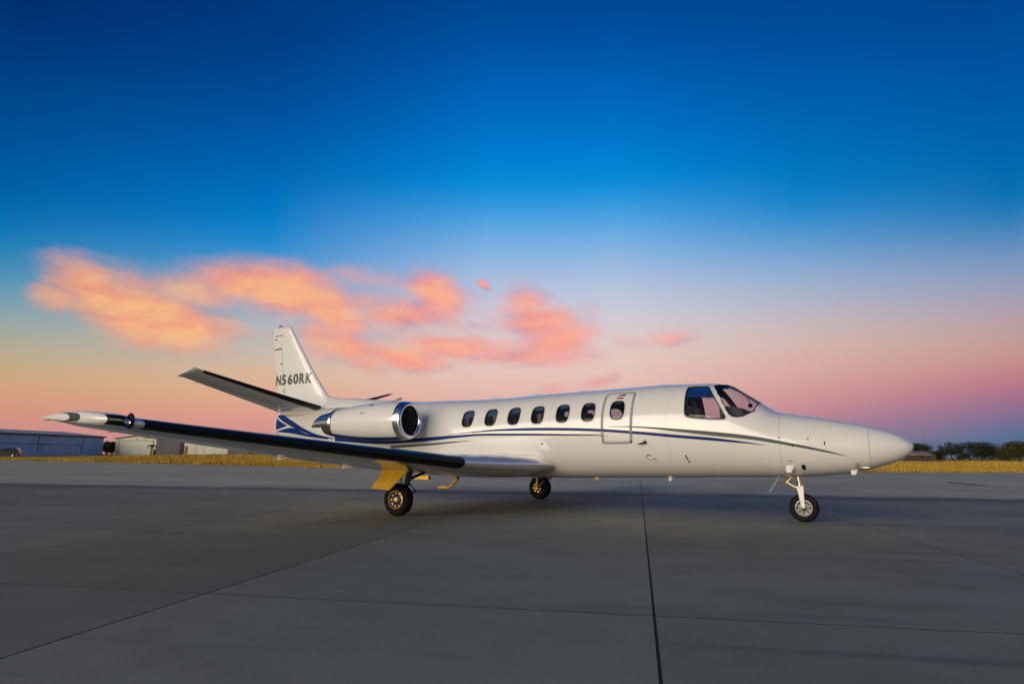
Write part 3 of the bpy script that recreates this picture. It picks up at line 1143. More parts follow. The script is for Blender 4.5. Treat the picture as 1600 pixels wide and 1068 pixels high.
def blade_antenna(s, y, z, h, chord, down=True, m=WHITE, name='blade_antenna', lean=0.2):
    k = -1 if down else 1
    V = []
    sec = [(-0.5, 0), (-0.3, 0.05), (0.1, 0.055), (0.5, 0), (0.1, -0.055), (-0.3, -0.05)]
    for f, sc in ((-0.25, 1.0), (0.0, 1.0), (0.75, 0.68), (1.0, 0.5)):
        for a, b in sec:
            V.append((s + a * chord * sc + lean * h * f, y + b * chord * sc, z + k * h * f))
    F = []
    for i in range(3):
        for j in range(6):
            F.append((i * 6 + j, i * 6 + (j + 1) % 6, (i + 1) * 6 + (j + 1) % 6, (i + 1) * 6 + j))
    F += [tuple(range(6)), tuple(range(18, 24))]
    return fixn(mesh_obj(name, V, F, m, JET, sharp=40))


blade_antenna(1.735, 0.455, 0.895, 0.10, 0.13)
blade_antenna(0.83, 0.18, 0.87, 0.10, 0.11)
Geo().tube([(0.78, 0.31, 0.93), (0.78, 0.36, 0.905), (0.76, 0.37, 0.885), (0.62, 0.37, 0.885)], [0.03, 0.02, 0.013, 0.008], 8).obj('pitot_tube', STEEL, JET, smooth=True, sharp=40)
blade_antenna(3.78, 0.10, 0.685, 0.075, 0.08, m=WHITE)
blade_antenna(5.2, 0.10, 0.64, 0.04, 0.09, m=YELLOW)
for s_, h in ((7.55, 0.035), (6.55, 0.038), (5.5, 0.018), (3.85, 0.016)):
    zt = float(prof(s_)[0])
    V, F = [], []
    for i in range(7):
        for k in range(16):
            a = 2 * math.pi * k / 16
            r = math.cos(i / 6 * math.pi / 2)
            V.append((s_ + 0.17 * r * math.cos(a), 0.07 * r * math.sin(a), zt - 0.012 + (h + 0.012) * math.sin(i / 6 * math.pi / 2)))
    F = [(i * 16 + k, i * 16 + (k + 1) % 16, (i + 1) * 16 + (k + 1) % 16, (i + 1) * 16 + k) for i in range(6) for k in range(16)]
    mesh_obj('roof_antenna', V, F, WHITE, JET)
# air scoop and dark base on the spine above the engines
Geo().tube([(10.35, 0.15, 2.235), (10.2, 0.15, 2.245), (10.0, 0.15, 2.235)], [0.02, 0.045, 0.02], 10).tube([(10.22, 0.15, 2.25), (10.05, 0.15, 2.315), (9.98, 0.15, 2.318)], [0.02, 0.026, 0.03], 10).obj('spine_scoop', STEEL, JET, smooth=True, sharp=40)

# ---- cockpit and cabin interior seen through the glass
g = Geo()
g.prism([(2.36, -0.44, 1.60), (2.78, -0.44, 1.60), (2.80, -0.44, 1.84), (2.70, -0.44, 1.89), (2.44, -0.44, 1.85)], (0, 0.88, 0))
g.obj('instrument_panel', PANEL, JET)
for sgn in (1, -1):
    g = Geo().box((3.15, 0.32 * sgn, 1.42), (0.26, 0.23, 0.07)).box((3.40, 0.32 * sgn, 1.68), (0.06, 0.22, 0.26), None).box((3.43, 0.32 * sgn, 2.0), (0.045, 0.13, 0.08))
    bevel(g.obj('pilot_seat', SEAT, JET), 0.04)
    g = Geo().tube([(2.62, 0.32 * sgn, 1.55), (2.74, 0.32 * sgn, 1.68)], 0.018, 8).tube([(2.74, 0.32 * sgn + 0.13, 1.74), (2.72, 0.32 * sgn + 0.13, 1.66), (2.72, 0.32 * sgn - 0.13, 1.66), (2.74, 0.32 * sgn - 0.13, 1.74)], 0.016, 8)
    g.obj('control_yoke', SEAL, JET, smooth=True, sharp=40)
Geo().box((2.36, 0.0, 1.915), (0.03, 0.035, 0.03)).tube([(2.36, 0, 1.94), (2.40, 0, 2.06)], 0.006, 6).obj('compass', SEAL, JET)
for s_ in (5.0, 5.9, 6.9, 7.6):
    for sgn in (1, -1):
        g = Geo().box((s_, 0.42 * sgn, 1.28), (0.25, 0.22, 0.09)).box((s_ + 0.26, 0.42 * sgn, 1.55), (0.06, 0.22, 0.3))
        bevel(g.obj('cabin_seat', SEAT, JET), 0.04)
for sgn in (1, -1):
    Geo().box((3.75, 0.44 * sgn, 1.45), (0.03, 0.18, 0.5)).obj('cabin_divider', LINER, JET)

# ---- lifting surfaces
def airfoil(n=22, tc=0.13, camber=0.015):
    """upper then lower surface points as (x, z) from trailing edge over the nose and back"""
    b = np.linspace(0, math.pi, n)
    x = 0.5 * (1 - np.cos(b))
    yt = 5 * tc * (0.2969 * np.sqrt(x) - 0.1260 * x - 0.3516 * x**2 + 0.2843 * x**3 - 0.1036 * x**4)
    yc = camber * 4 * x * (1 - x)
    up = list(zip(x[::-1], (yc + yt)[::-1]))
    lo = list(zip(x[1:], (yc - yt)[1:]))
    return up, lo


def lift_surface(stations, n=22, camber=0.015):
    """stations: (span position y or z, LE s, LE z/y, TE s, TE z/y, thickness ratio) for a wing lying in s-y"""
    rings = []
    xs = None
    for (y, ls, lz, ts, tz, tc) in stations:
        up, lo = airfoil(n, tc, camber)
        ring = []
        c = math.hypot(ts - ls, tz - lz)
        dx = np.array([(ts - ls), 0, (tz - lz)])
        nz = np.array([-(tz - lz), 0, (ts - ls)]) / c
        xs = []
        for (x, z) in up + lo:
            p = np.array([ls, y, lz]) + dx * x + nz * z * c
            ring.append(p)
            xs.append(x)
        rings.append(ring)
    return rings, np.array(xs)


def loft(rings, k0=0, k1=None, cap0=True, cap1=True, off=0.0, closed=True):
    m = len(rings[0])
    V = []
    for r in rings:
        V += r
    F = []
    last = m if closed else m - 1
    for i in range(len(rings) - 1):
        for k in range(last):
            F.append((i * m + k, i * m + (k + 1) % m, (i + 1) * m + (k + 1) % m, (i + 1) * m + k))
    if closed and cap0:
        F.append(tuple(range(m - 1, -1, -1)))
    if closed and cap1:
        F.append(tuple((len(rings) - 1) * m + k for k in range(m)))
    return V, F


def interp_station(st, y):
    A = np.array(st)
    return (y,) + tuple(float(np.interp(y, A[:, 0], A[:, k])) for k in range(1, 6))


def le_shell(st, y0, y1, xmax, off, n=22, ns=14, camber=0.015, xmax1=None):
    """a skin over the leading edge between span positions y0..y1, covering x/c < xmax"""
    ys = np.linspace(y0, y1, ns)
    rings = []
    for q, y in enumerate(ys):
        S = interp_station(st, y)
        xm = xmax if xmax1 is None else xmax + (xmax1 - xmax) * q / (ns - 1)
        b = np.linspace(-1, 1, 27)
        c = math.hypot(S[3] - S[1], S[4] - S[2])
        dx = np.array([S[3] - S[1], 0, S[4] - S[2]])
        nz = np.array([-(S[4] - S[2]), 0, S[3] - S[1]]) / c
        ring = []
        for bb in b:
            x = xm * bb * bb
            tc = S[5]
            yt = 5 * tc * (0.2969 * math.sqrt(x) - 0.1260 * x - 0.3516 * x**2 + 0.2843 * x**3 - 0.1036 * x**4)
            yc = camber * 4 * x * (1 - x)
            edge = min(1.0, (1 - abs(bb)) * 8)
            o = -0.004 + (off + 0.004) * edge
            nx_, nz_ = -(1 - min(1, x / (0.04 + 1e-9))) , math.copysign(1, bb)
            L = math.hypot(nx_, nz_)
            if abs(bb) < 0.05:
                nx_, nz_, L = -1, 0, 1
            ring.append(np.array([S[1], y, S[2]]) + dx * x + nz * (yc + math.copysign(yt, bb)) * c + (dx / c * nx_ + nz * nz_) / L * o)
        rings.append(ring)
    return loft(rings, closed=False)


# stations: y, LE s, LE z, TE s, TE z, t/c
WING = [(0.55, 5.85, 0.880, 9.05, 0.66, 0.148), (0.95, 5.95, 0.885, 9.02, 0.68, 0.152), (1.5, 6.28, 0.895, 8.98, 0.715, 0.150), (2.30, 6.776, 0.925, 8.95, 0.775, 0.14),
        (4.0, 6.98, 1.060, 8.92, 0.95, 0.135), (5.6, 7.172, 1.19, 8.87, 1.13, 0.125), (7.0, 7.34, 1.305, 8.80, 1.285, 0.118), (7.62, 7.415, 1.358, 8.76, 1.36, 0.116),
        (7.78, 7.48, 1.385, 8.80, 1.40, 0.125), (7.90, 7.66, 1.405, 8.84, 1.425, 0.13), (7.95, 7.84, 1.42, 8.86, 1.435, 0.13), (7.975, 8.03, 1.43, 8.87, 1.44, 0.13), (7.987, 8.22, 1.435, 8.875, 1.44, 0.12), (7.994, 8.45, 1.44, 8.88, 1.442, 0.06)]
LE_GLOVE_END = 2.30
for sgn in (1, -1):
    dense = []
    ys = np.unique(np.round(np.concatenate([[0.55, 0.75, 0.95, 1.2, 1.5, 1.9, 2.30], np.linspace(0.55, 2.3, 22), np.linspace(2.3, 7.62, 40), [7.70, 7.78, 7.84, 7.90, 7.925, 7.95, 7.9625, 7.975, 7.981, 7.987, 7.994]]), 4))
    dense = [interp_station(WING, y) for y in ys]
    rings, xs = lift_surface(dense, 30)
    V, F = loft(rings)
    if sgn < 0:
        V, F = mirror_y(V, F)
    wing = fixn(mesh_obj('wing', V, F, WHITE, JET, sharp=48))
    def sub(name, V, F, m, **kw):
        if sgn < 0:
            V, F = mirror_y(V, F)
        return mesh_obj(name, V, F, m, JET, wing, **kw)
    V, F = le_shell(WING, LE_GLOVE_END - 0.02, 7.618, 0.085, 0.006, ns=40)
    sub('deice_boot', V, F, BOOT)
    V, F = le_shell(WING, 0.60, LE_GLOVE_END - 0.02, 0.060, 0.008, xmax1=0.075, ns=30)
    sub('polished_leading_edge', V, F, LEMETAL)
    # landing light in the outer leading edge
    V, F = le_shell(WING, 7.725, 7.885, 0.085, 0.005, ns=8)
    light = sub('landing_light', V, F, GLASS_LENS)
    V, F = le_shell(WING, 7.715, 7.893, 0.09, 0.002, ns=8)
    sub('light_well', V, F, DARK)
    S = interp_station(WING, 7.765)
    g = Geo().lathe([(-0.008, 0.0), (-0.004, 0.02), (0.0, 0.028), (0.008, 0.030)], (S[1] - 0.006, 7.775, S[2] - 0.005), (-1, 0.6, 0), 16)
    sub('lamp', g.V, g.F, LAMP)
    g = Geo().lathe([(-0.008, 0.001), (-0.012, 0.082), (0.0, 0.09), (0.012, 0.082), (0.008, 0.001)], (7.535, 7.712, 1.392), (0.15, 1, 0.05), 24)
    sub('boot_end_fence', g.V, g.F, mat('matte_black', (0.014, 0.013, 0.016), 0.75, 0, 0, 0.2))
    # navigation light at the tip
    S = interp_station(WING, 7.93)
    V, F = le_shell(WING, 7.9755, 7.9875, 0.10, 0.006, ns=8, xmax1=0.42)
    sub('navigation_light', V, F, mat('navigation_lens', (0.035, 0.05, 0.06), 0.35, 0, 0.0, 0.4))
    # static wicks at the tip and the outer trailing edge
    for (a, y) in ((8.86, 7.9), (8.80, 7.2), (8.78, 6.7)):
        S = interp_station(WING, y)
        g = Geo().tube([(S[3] - 0.02, y, S[4]), (S[3] + 0.14, y, S[4] - 0.012)], [0.005, 0.002], 5)
        sub('static_wick', g.V, g.F, SEAL)
    # flap tracks under the trailing edge
    for y in (2.95, 4.45):
        S = interp_station(WING, y)
        g = Geo().tube([(S[3] - 0.22, y, S[4] + 0.0), (S[3] - 0.10, y, S[4] - 0.022), (S[3] + 0.03, y, S[4] - 0.028), (S[3] + 0.07, y, S[4] - 0.01)], [0.006, 0.014, 0.014, 0.005], 8)
        sub('flap_track', g.V, g.F, WHITE, sharp=50)
    # hinge line of flap and aileron below the wing
    for (y0, y1, xc) in ((1.0, 4.6, 0.76), (4.7, 7.4, 0.74)):
        g = Geo()
        V, F = [], []
        for y in np.linspace(y0, y1, 12):
            S = interp_station(WING, y)
            c = S[3] - S[1]
            x = xc
            tc = S[5]
            yt = 5 * tc * (0.2969 * math.sqrt(x) - 0.1260 * x - 0.3516 * x**2 + 0.2843 * x**3 - 0.1036 * x**4)
            z = S[2] + (S[4] - S[2]) * x + (0.015 * 4 * x * (1 - x) - yt) * c - 0.002
            V += [(S[1] + c * x - 0.007, y, z), (S[1] + c * x + 0.007, y, z + 0.0002)]
        F = [(2 * i, 2 * i + 1, 2 * i + 3, 2 * i + 2) for i in range(11)]
        sub('hinge_line', V, F, GREYP)

STAB = [(0.06, 12.30, 2.135, 14.02, 2.085, 0.10), (0.3, 12.37, 2.19, 13.985, 2.14, 0.10), (1.7, 12.74, 2.51, 13.83, 2.42, 0.095), (3.12, 13.08, 2.835, 13.66, 2.70, 0.09), (3.22, 13.10, 2.86, 13.67, 2.715, 0.085), (3.27, 13.13, 2.88, 13.69, 2.72, 0.05)]
for sgn in (1, -1):
    ys = np.unique(np.round(np.concatenate([np.linspace(0.06, 3.12, 12), [3.17, 3.22, 3.25, 3.27]]), 4))
    rings, xs = lift_surface([interp_station(STAB, y) for y in ys], 24, 0.0)
    V, F = loft(rings)
    if sgn < 0:
        V, F = mirror_y(V, F)
    stab = fixn(mesh_obj('tailplane', V, F, WHITE, JET, sharp=48))
    V, F = le_shell(STAB, 0.30, 3.06, 0.13, 0.006, camber=0.0)
    if sgn < 0:
        V, F = mirror_y(V, F)
    mesh_obj('deice_boot', V, F, BOOT, JET, stab)
    for (y, ds) in ((3.2, 0), (2.75, 0)):
        S = interp_station(STAB, y)
        g = Geo().tube([(S[3] - 0.02, y * sgn, S[4]), (S[3] + 0.15, y * sgn, S[4] - 0.02)], [0.005, 0.002], 5)
        g.obj('static_wick', SEAL, JET, stab)
    # elevator hinge line on the underside
    V = []
    for y in np.linspace(0.5, 3.0, 8):
        S = interp_station(STAB, y)
        c = S[3] - S[1]
        x = 0.66
        yt = 5 * S[5] * (0.2969 * math.sqrt(x) - 0.1260 * x - 0.3516 * x**2 + 0.2843 * x**3 - 0.1036 * x**4)
        z = S[2] + (S[4] - S[2]) * x - yt * c - 0.003
        V += [(S[1] + c * x - 0.008, y * sgn, z), (S[1] + c * x + 0.008, y * sgn, z)]
    mesh_obj('hinge_line', V, [(2 * i, 2 * i + 1, 2 * i + 3, 2 * i + 2) for i in range(7)], GREYP, JET, stab)
    # fillet where the tailplane meets the tail cone
    V, F = [], []
    for i, (ds, ry, rz) in enumerate(((0.02, 0.02, 0.02), (0.3, 0.10, 0.09), (0.8, 0.14, 0.13), (1.3, 0.10, 0.10), (1.62, 0.02, 0.03))):
        for k in range(14):
            a = 2 * math.pi * k / 14
            V.append((12.36 + ds, sgn * (0.17 + ry * math.cos(a)), 2.10 + rz * math.sin(a)))
    F = [(i * 14 + k, i * 14 + (k + 1) % 14, (i + 1) * 14 + (k + 1) % 14, (i + 1) * 14 + k) for i in range(4) for k in range(14)]
    fixn(mesh_obj('root_fillet', V, F, WHITE, JET, stab))

# fin with its dorsal fillet: sections at height z: (z, LE s, TE s, half thickness)
FIN = [(1.95, 11.4, 14.20, 0.10), (2.15, 11.95, 14.22, 0.10), (2.32, 12.14, 14.25, 0.10), (2.42, 12.33, 14.27, 0.098), (2.57, 12.52, 14.295, 0.096), (2.80, 12.72, 14.335, 0.092), (3.15, 13.015, 14.40, 0.086), (3.86, 13.555, 14.54, 0.068), (4.28, 13.865, 14.62, 0.056),
       (4.37, 13.92, 14.635, 0.052), (4.41, 13.97, 14.61, 0.042), (4.435, 14.06, 14.54, 0.02)]


def fin_half(z, s):
    A = np.array(FIN)
    le, te, th = (np.interp(z, A[:, 0], A[:, k]) for k in (1, 2, 3))
    x = np.clip((s - le) / (te - le), 0, 1)
    yt = 5 * (0.2969 * np.sqrt(x) - 0.1260 * x - 0.3516 * x**2 + 0.2843 * x**3 - 0.1036 * x**4)
    return th * 2 * yt


rings = []
zs = [f[0] for f in FIN]
zs = np.unique(np.round(np.concatenate([zs, np.linspace(2.6, 4.3, 10)]), 4))
A = np.array(FIN)
for z in zs:
    le, te = np.interp(z, A[:, 0], A[:, 1]), np.interp(z, A[:, 0], A[:, 2])
    b = np.linspace(0, math.pi, 24)
    x = 0.5 * (1 - np.cos(b))
    s_ = le + (te - le) * x
    h = fin_half(z, s_)
    ring = [np.array([a, q, z]) for a, q in zip(s_[::-1], h[::-1])] + [np.array([a, -q, z]) for a, q in zip(s_[1:-1], h[1:-1])]
    rings.append(ring)
V, F = loft(rings)
fin = fixn(mesh_obj('fin', V, F, WHITE, JET, sharp=60))
# dorsal spine running forward from the fin foot
V, F = [], []
dors = [(9.3, 2.235, 0.05, 0.01), (10.2, 2.285, 0.10, 0.06), (11.0, 2.350, 0.13, 0.12), (11.5, 2.395, 0.13, 0.17), (12.0, 2.425, 0.12, 0.21), (12.25, 2.455, 0.11, 0.25), (12.5, 2.50, 0.07, 0.3)]
for (a, zt, hw, dp) in dors:
    for k in range(13):
        q = math.pi * k / 12
        V.append((a, hw * 1.6 * math.cos(q) * (1 - 0.45 * math.sin(q)), zt - dp - 0.05 + (dp + 0.05) * math.sin(q) ** 0.9))
F = [(i * 13 + k, i * 13 + k + 1, (i + 1) * 13 + k + 1, (i + 1) * 13 + k) for i in range(len(dors) - 1) for k in range(12)]
mesh_obj('dorsal_spine', V, F, WHITE, JET, fin)
# rudder hinge and horn line, beacon, trim hinges
def fin_strip(pts, w, m, name, off=0.003):
    V, F = [], []
    for i, (s_, z) in enumerate(pts):
        a = np.array(pts[max(i - 1, 0)])
        b = np.array(pts[min(i + 1, len(pts) - 1)])
        d = (b - a) / np.linalg.norm(b - a)
        nn_ = np.array([-d[1], d[0]]) * w / 2
        for q in (1, -1):
            V.append((s_ + q * nn_[0], float(fin_half(z + q * nn_[1], s_ + q * nn_[0])) + off, z + q * nn_[1]))
    F = [(2 * i, 2 * i + 1, 2 * i + 3, 2 * i + 2) for i in range(len(pts) - 1)]
    return mesh_obj(name, V, F, m, JET, fin)


fin_strip([(13.98, 2.6), (14.02, 2.8), (14.09, 3.15), (14.23, 3.86), (14.26, 4.02)], 0.010, GREYP, 'rudder_gap')
fin_strip([(14.52, 4.19), (14.20, 4.19), (14.215, 4.40)], 0.022, SEAL, 'rudder_horn_gap')
fin_strip([(14.50, 3.82), (14.42, 3.83), (14.30, 3.83), (14.22, 3.82)], 0.035, mat('olive_bracket', (0.16, 0.13, 0.04), 0.5), 'trim_bracket', 0.012)
for s_, z in ((14.48, 4.09), (14.20, 3.42)):
    fin_strip([(s_ + 0.03, z), (s_ - 0.03, z + 0.012)], 0.03, SEAL, 'hinge_bolt', 0.008)
fin_strip([(14.06, 2.74), (14.06, 2.66), (14.01, 2.65)], 0.012, SEAL, 'hinge_bolt', 0.005)
V, F = [], []
for i in range(6):
    for k in range(12):
        a = 2 * math.pi * k / 12
        r = math.cos(i / 5 * math.pi / 2)
        V.append((14.37 + 0.06 * r * math.cos(a), 0.03 * r * math.sin(a), 4.425 + 0.07 * math.sin(i / 5 * math.pi / 2)))
F = [(i * 12 + k, i * 12 + (k + 1) % 12, (i + 1) * 12 + (k + 1) % 12, (i + 1) * 12 + k) for i in range(5) for k in range(12)]
mesh_obj('beacon', V, F, RED, JET, fin)
g = Geo()
for a, z in ((14.63, 4.33), (14.60, 3.9), (14.30, 4.44)):
    pass
Geo().tube([(14.64, 0, 4.30), (14.76, 0, 4.31)], [0.005, 0.002], 5).obj('static_wick', SEAL, JET, fin)
Geo().tube([(14.55, 0, 3.86), (14.67, 0, 3.87)], [0.005, 0.002], 5).obj('static_wick', SEAL, JET, fin)

# registration letters
def text_mesh(body, size, xs, offset, extrude):
    cu = bpy.data.curves.new('letters', 'FONT')
    cu.body = body
    cu.size = size
    cu.offset = offset
    cu.extrude = extrude
    cu.resolution_u = 4
    o = bpy.data.objects.new('letters', cu)
    COL.objects.link(o)
    bpy.context.view_layer.update()
    me = bpy.data.meshes.new_from_object(o.evaluated_get(bpy.context.evaluated_depsgraph_get()))
    V = np.array([tuple(v.co) for v in me.vertices])
    Fc = [tuple(p.vertices) for p in me.polygons]
    bpy.data.objects.remove(o)
    bpy.data.curves.remove(cu)
    bpy.data.meshes.remove(me)
    V[:, 0] *= xs
    return V, Fc


def letter(ch, s_left, width, zb, h, skew):
    for (offs, m, nm, d) in ((0.036, LETTER, 'registration_letter', 0.004), (0.010, LETTERF, 'letter_face', 0.009)):
        V, Fc = text_mesh(ch, 1.0, 1.0, offs, 0.0)
        x0, x1, y0, y1 = V[:, 0].min(), V[:, 0].max(), V[:, 1].min(), V[:, 1].max()
        if nm == 'registration_letter':
            box = (x0, x1, y0, y1)
        X0, X1, Y0, Y1 = box
        u = (V[:, 0] - X0) / (X1 - X0)
        v = (V[:, 1] - Y0) / (Y1 - Y0)
        z = zb + v * h
        s_ = s_left - u * width + skew * (v - 0.5) * h
        y = fin_half(z, s_) + d
        o = mesh_obj(nm, np.stack([s_, y, z], -1), Fc, m, JET, fin if nm == 'registration_letter' else box_o)
        if nm == 'registration_letter':
            box_o = o
            o['label'] = 'letter %s of the registration' % ch if ch.isalpha() else 'digit %s of the registration' % ch


sl = 14.40
for ch, w_, gap in (('N', 0.21, 0.035), ('5', 0.19, 0.065), ('6', 0.20, 0.03), ('0', 0.20, 0.035), ('R', 0.205, 0.03), ('K', 0.215, 0)):
    letter(ch, sl, w_, 2.845, 0.275, 0.0)
    sl -= w_ + gap

# ---- engines
for sgn in (1, -1):
    EY, EZ = 1.34 * sgn, 1.735
    ax = (1, 0, -0.012)
    g = Geo().lathe([(8.90, 0.392), (9.1, 0.402), (9.4, 0.406), (9.8, 0.398), (10.2, 0.368), (10.5, 0.328), (10.70, 0.298), (10.70, 0.27), (10.5, 0.27)], (0, EY, EZ + 0.108), ax, 56)
    nac = g.obj('engine_nacelle', WHITE, JET, smooth=True, sharp=50)
    g = Geo().lathe([(8.902, 0.393), (8.84, 0.388), (8.78, 0.376), (8.74, 0.358), (8.725, 0.338), (8.728, 0.318), (8.75, 0.298), (8.80, 0.287), (8.84, 0.285)], (0, EY, EZ + 0.108), ax, 56)
    g.obj('intake_ring', CHROME, JET, nac, smooth=True)
    g = Geo().lathe([(8.835, 0.286), (9.0, 0.275), (9.22, 0.272)], (0, EY, EZ + 0.108), ax, 48)
    g.obj('intake_duct', mat('intake_liner', (0.11, 0.105, 0.085), 0.5), JET, nac, smooth=True)
    g = Geo()
    for k in range(28):
        a = 2 * math.pi * k / 28
        for (r0, r1) in ((0.07, 0.27),):
            d0 = np.array([0, math.cos(a), math.sin(a)])
            d1 = np.array([0, math.cos(a + 0.17), math.sin(a + 0.17)])
            d2 = np.array([0, math.cos(a + 0.26), math.sin(a + 0.26)])
            o_ = np.array([9.12, EY, EZ])
            g.add([o_ + d0 * r0, o_ + d1 * r0 + np.array([0.05, 0, 0]), o_ + d2 * r1 + np.array([0.05, 0, 0]), o_ + d1 * r1 * 1.0], [(0, 1, 2, 3)])
    g.obj('fan', FAN, JET, nac)
    g = Geo().lathe([(8.98, 0.002), (9.0, 0.03), (9.06, 0.06), (9.13, 0.078)], (0, EY, EZ + 0.108), ax, 24)
    g.obj('spinner', FAN, JET, nac, smooth=True)
    Geo().lathe([(9.2, 0.001), (9.2, 0.275)], (0, EY, EZ + 0.108), ax, 32).obj('fan_backing', DARK, JET, nac)
    # exhaust nozzle and the pointed reverser fairing
    g = Geo().lathe([(10.66, 0.285), (10.80, 0.272), (10.92, 0.25), (11.04, 0.215), (11.04, 0.18), (10.7, 0.18)], (0, EY, EZ + 0.108 - 0.02), ax, 40)
    g.obj('exhaust_nozzle', mat('heat_stained_metal', (0.16, 0.14, 0.11), 0.4, 0.8, vary=0.3, scale=8), JET, nac, smooth=True, sharp=50)
    V, F = [], []
    m_ = 25
    fair = [(10.672, 0.304, -16, 128), (10.78, 0.292, -17, 118), (10.90, 0.272, -19, 100), (11.02, 0.248, -21, 76), (11.14, 0.224, -23, 48), (11.26, 0.200, -25, 14), (11.37, 0.180, -27, -22)]
    for (a, r, q0, q1) in fair:
        for k in range(m_):
            c = math.radians(q0 + (q1 - q0) * k / (m_ - 1))
            V.append((a, EY + sgn * r * math.cos(c), EZ - 0.02 + r * math.sin(c)))
    F = [(i * m_ + k, i * m_ + k + 1, (i + 1) * m_ + k + 1, (i + 1) * m_ + k) for i in range(len(fair) - 1) for k in range(m_ - 1)]
    ob = fixn(mesh_obj('reverser_fairing', V, F, CHROME, JET, nac))
    md = ob.modifiers.new('thick', 'SOLIDIFY')
    md.thickness = 0.012
    # pylon
    V, F = [], []
    for (y, zz) in ((0.55, 1.72), (1.05, 1.735)):
        up, lo = airfoil(16, 0.16, 0.0)
        for (x, z) in up + lo[:-1]:
            V.append((9.35 + 1.45 * x, y * sgn, zz + z * 1.45))
    m_ = len(V) // 2
    F = [(k, (k + 1) % m_, m_ + (k + 1) % m_, m_ + k) for k in range(m_)]
    fixn(mesh_obj('pylon', V, F, WHITE, JET, nac))
    # blue paint under the nacelle with white and silver edges
    def nac_strip(name, q0, q1, a0, a1, m, off):
        V, F = [], []
        pr = np.array([(8.90, 0.392), (9.1, 0.402), (9.4, 0.406), (9.8, 0.398), (10.2, 0.368), (10.5, 0.328), (10.70, 0.298)])
        ss_ = np.linspace(a0, a1, 30)
        for s_ in ss_:
            r = float(pchip(np.array(s_), pr[:, 0], pr[:, 1])) + off
            f = (s_ - a0) / (a1 - a0)
            for k in range(11):
                q = math.radians((q0[0] + (q0[1] - q0[0]) * f) + ((q1[0] + (q1[1] - q1[0]) * f) - (q0[0] + (q0[1] - q0[0]) * f)) * k / 10)
                V.append((s_, EY + sgn * r * math.cos(q), EZ - 0.012 * s_ + 0.108 + r * math.sin(q)))
        F = [(i * 11 + k, i * 11 + k + 1, (i + 1) * 11 + k + 1, (i + 1) * 11 + k) for i in range(29) for k in range(10)]
        mesh_obj(name, V, F, m, JET, nac)
    nac_strip('blue_belly_paint', (-57, -48), (-82, -84), 8.905, 10.69, BLUE, 0.003)
    nac_strip('silver_belly_line', (-100, -92), (-106, -97), 8.905, 10.0, SILVER, 0.003)
    # panel joint with fasteners
    pr = 0.40
    for s_ in np.linspace(9.35, 10.55, 9):
        r = float(np.interp(s_, [8.9, 9.4, 9.8, 10.2, 10.5, 10.7], [0.392, 0.406, 0.398, 0.368, 0.328, 0.298])) + 0.003
        q = math.radians(-36)
        c = np.array([s_, EY + sgn * r * math.cos(q), EZ - 0.012 * s_ + 0.108 + r * math.sin(q)])
        nrm = np.array([0, sgn * math.cos(q), math.sin(q)])
        Geo().lathe([(0, 0.009), (0.003, 0.007), (0.003, 0.0005)], c - nrm * 0.002, nrm, 8).obj('fastener', GREYP, JET, nac)
    for (s_, q, ls) in ((9.62, 52, 0.035), (9.56, 52, 0.035), (9.72, 24, 0.06)):
        r = 0.408
        q = math.radians(q)
        c = np.array([s_, EY + sgn * r * math.cos(q), EZ - 0.012 * s_ + 0.108 + r * math.sin(q)])
        nrm = np.array([0, sgn * math.cos(q), math.sin(q)])
        Geo().box(c, (ls if ls > 0.05 else 0.008, 0.004, 0.006 if ls > 0.05 else 0.03)).obj('latch', SEAL, JET, nac)

# ---- landing gear
def wheel(prefix_parent, c, R, W, out, rimm, hubm, bolts=8, spin=0.0, inner=None, boltm=None):
    """out: +1 / -1 the side that faces outboard; sub-parts of a gear"""
    y = np.array([0, 1, 0])
    rr = R * 0.56
    pr = [(-0.38, 0.54), (-0.50, 0.60), (-0.52, 0.72), (-0.48, 0.86), (-0.36, 0.955), (-0.16, 0.995), (0.16, 0.995), (0.36, 0.955), (0.48, 0.86), (0.52, 0.72), (0.50, 0.60), (0.38, 0.54)]
    Geo().lathe([(a * W, b * R) for a, b in pr], c, y, 48).obj('tyre', TYRE, JET, prefix_parent, smooth=True, sharp=60)
    g = Geo()
    for sd in (1, -1):
        g.lathe([(sd * 0.40 * W, 0.565 * R), (sd * 0.47 * W, 0.57 * R), (sd * 0.485 * W, 0.53 * R), (sd * 0.44 * W, 0.505 * R), (sd * 0.26 * W, 0.48 * R), (sd * 0.22 * W, 0.33 * R), (sd * 0.30 * W, 0.24 * R), (sd * 0.30 * W, 0.001)], c, y, 40)
    g.obj('rim', rimm, JET, prefix_parent, smooth=True, sharp=35)
    if inner is not None:
        g = Geo()
        for sd in (1, -1):
            g.lathe([(sd * 0.30 * W, 0.475 * R), (sd * 0.27 * W, 0.42 * R), (sd * 0.24 * W, 0.33 * R), (sd * 0.315 * W, 0.24 * R), (sd * 0.315 * W, 0.001)], c, y, 40)
        g.obj('wheel_disc', inner, JET, prefix_parent, smooth=True, sharp=35)
    g = Geo()
    for k in range(bolts):
        a = 2 * math.pi * k / bolts + spin
        for sd in (1, -1):
            p = np.array(c) + np.array([0.40 * R * math.cos(a), sd * 0.235 * W, 0.40 * R * math.sin(a)])
            g.lathe([(0, 0.055 * R), (sd * 0.012, 0.055 * R), (sd * 0.012, 0.001)], p, y, 8)
    g.obj('wheel_bolts' if boltm else 'wheel_holes', boltm or DARK, JET, prefix_parent)
    Geo().lathe([(out * 0.29 * W, 0.16 * R), (out * 0.44 * W, 0.15 * R), (out * 0.47 * W, 0.10 * R), (out * 0.47 * W, 0.001)], c, y, 20).obj('hub_cap', hubm, JET, prefix_parent, smooth=True, sharp=40)


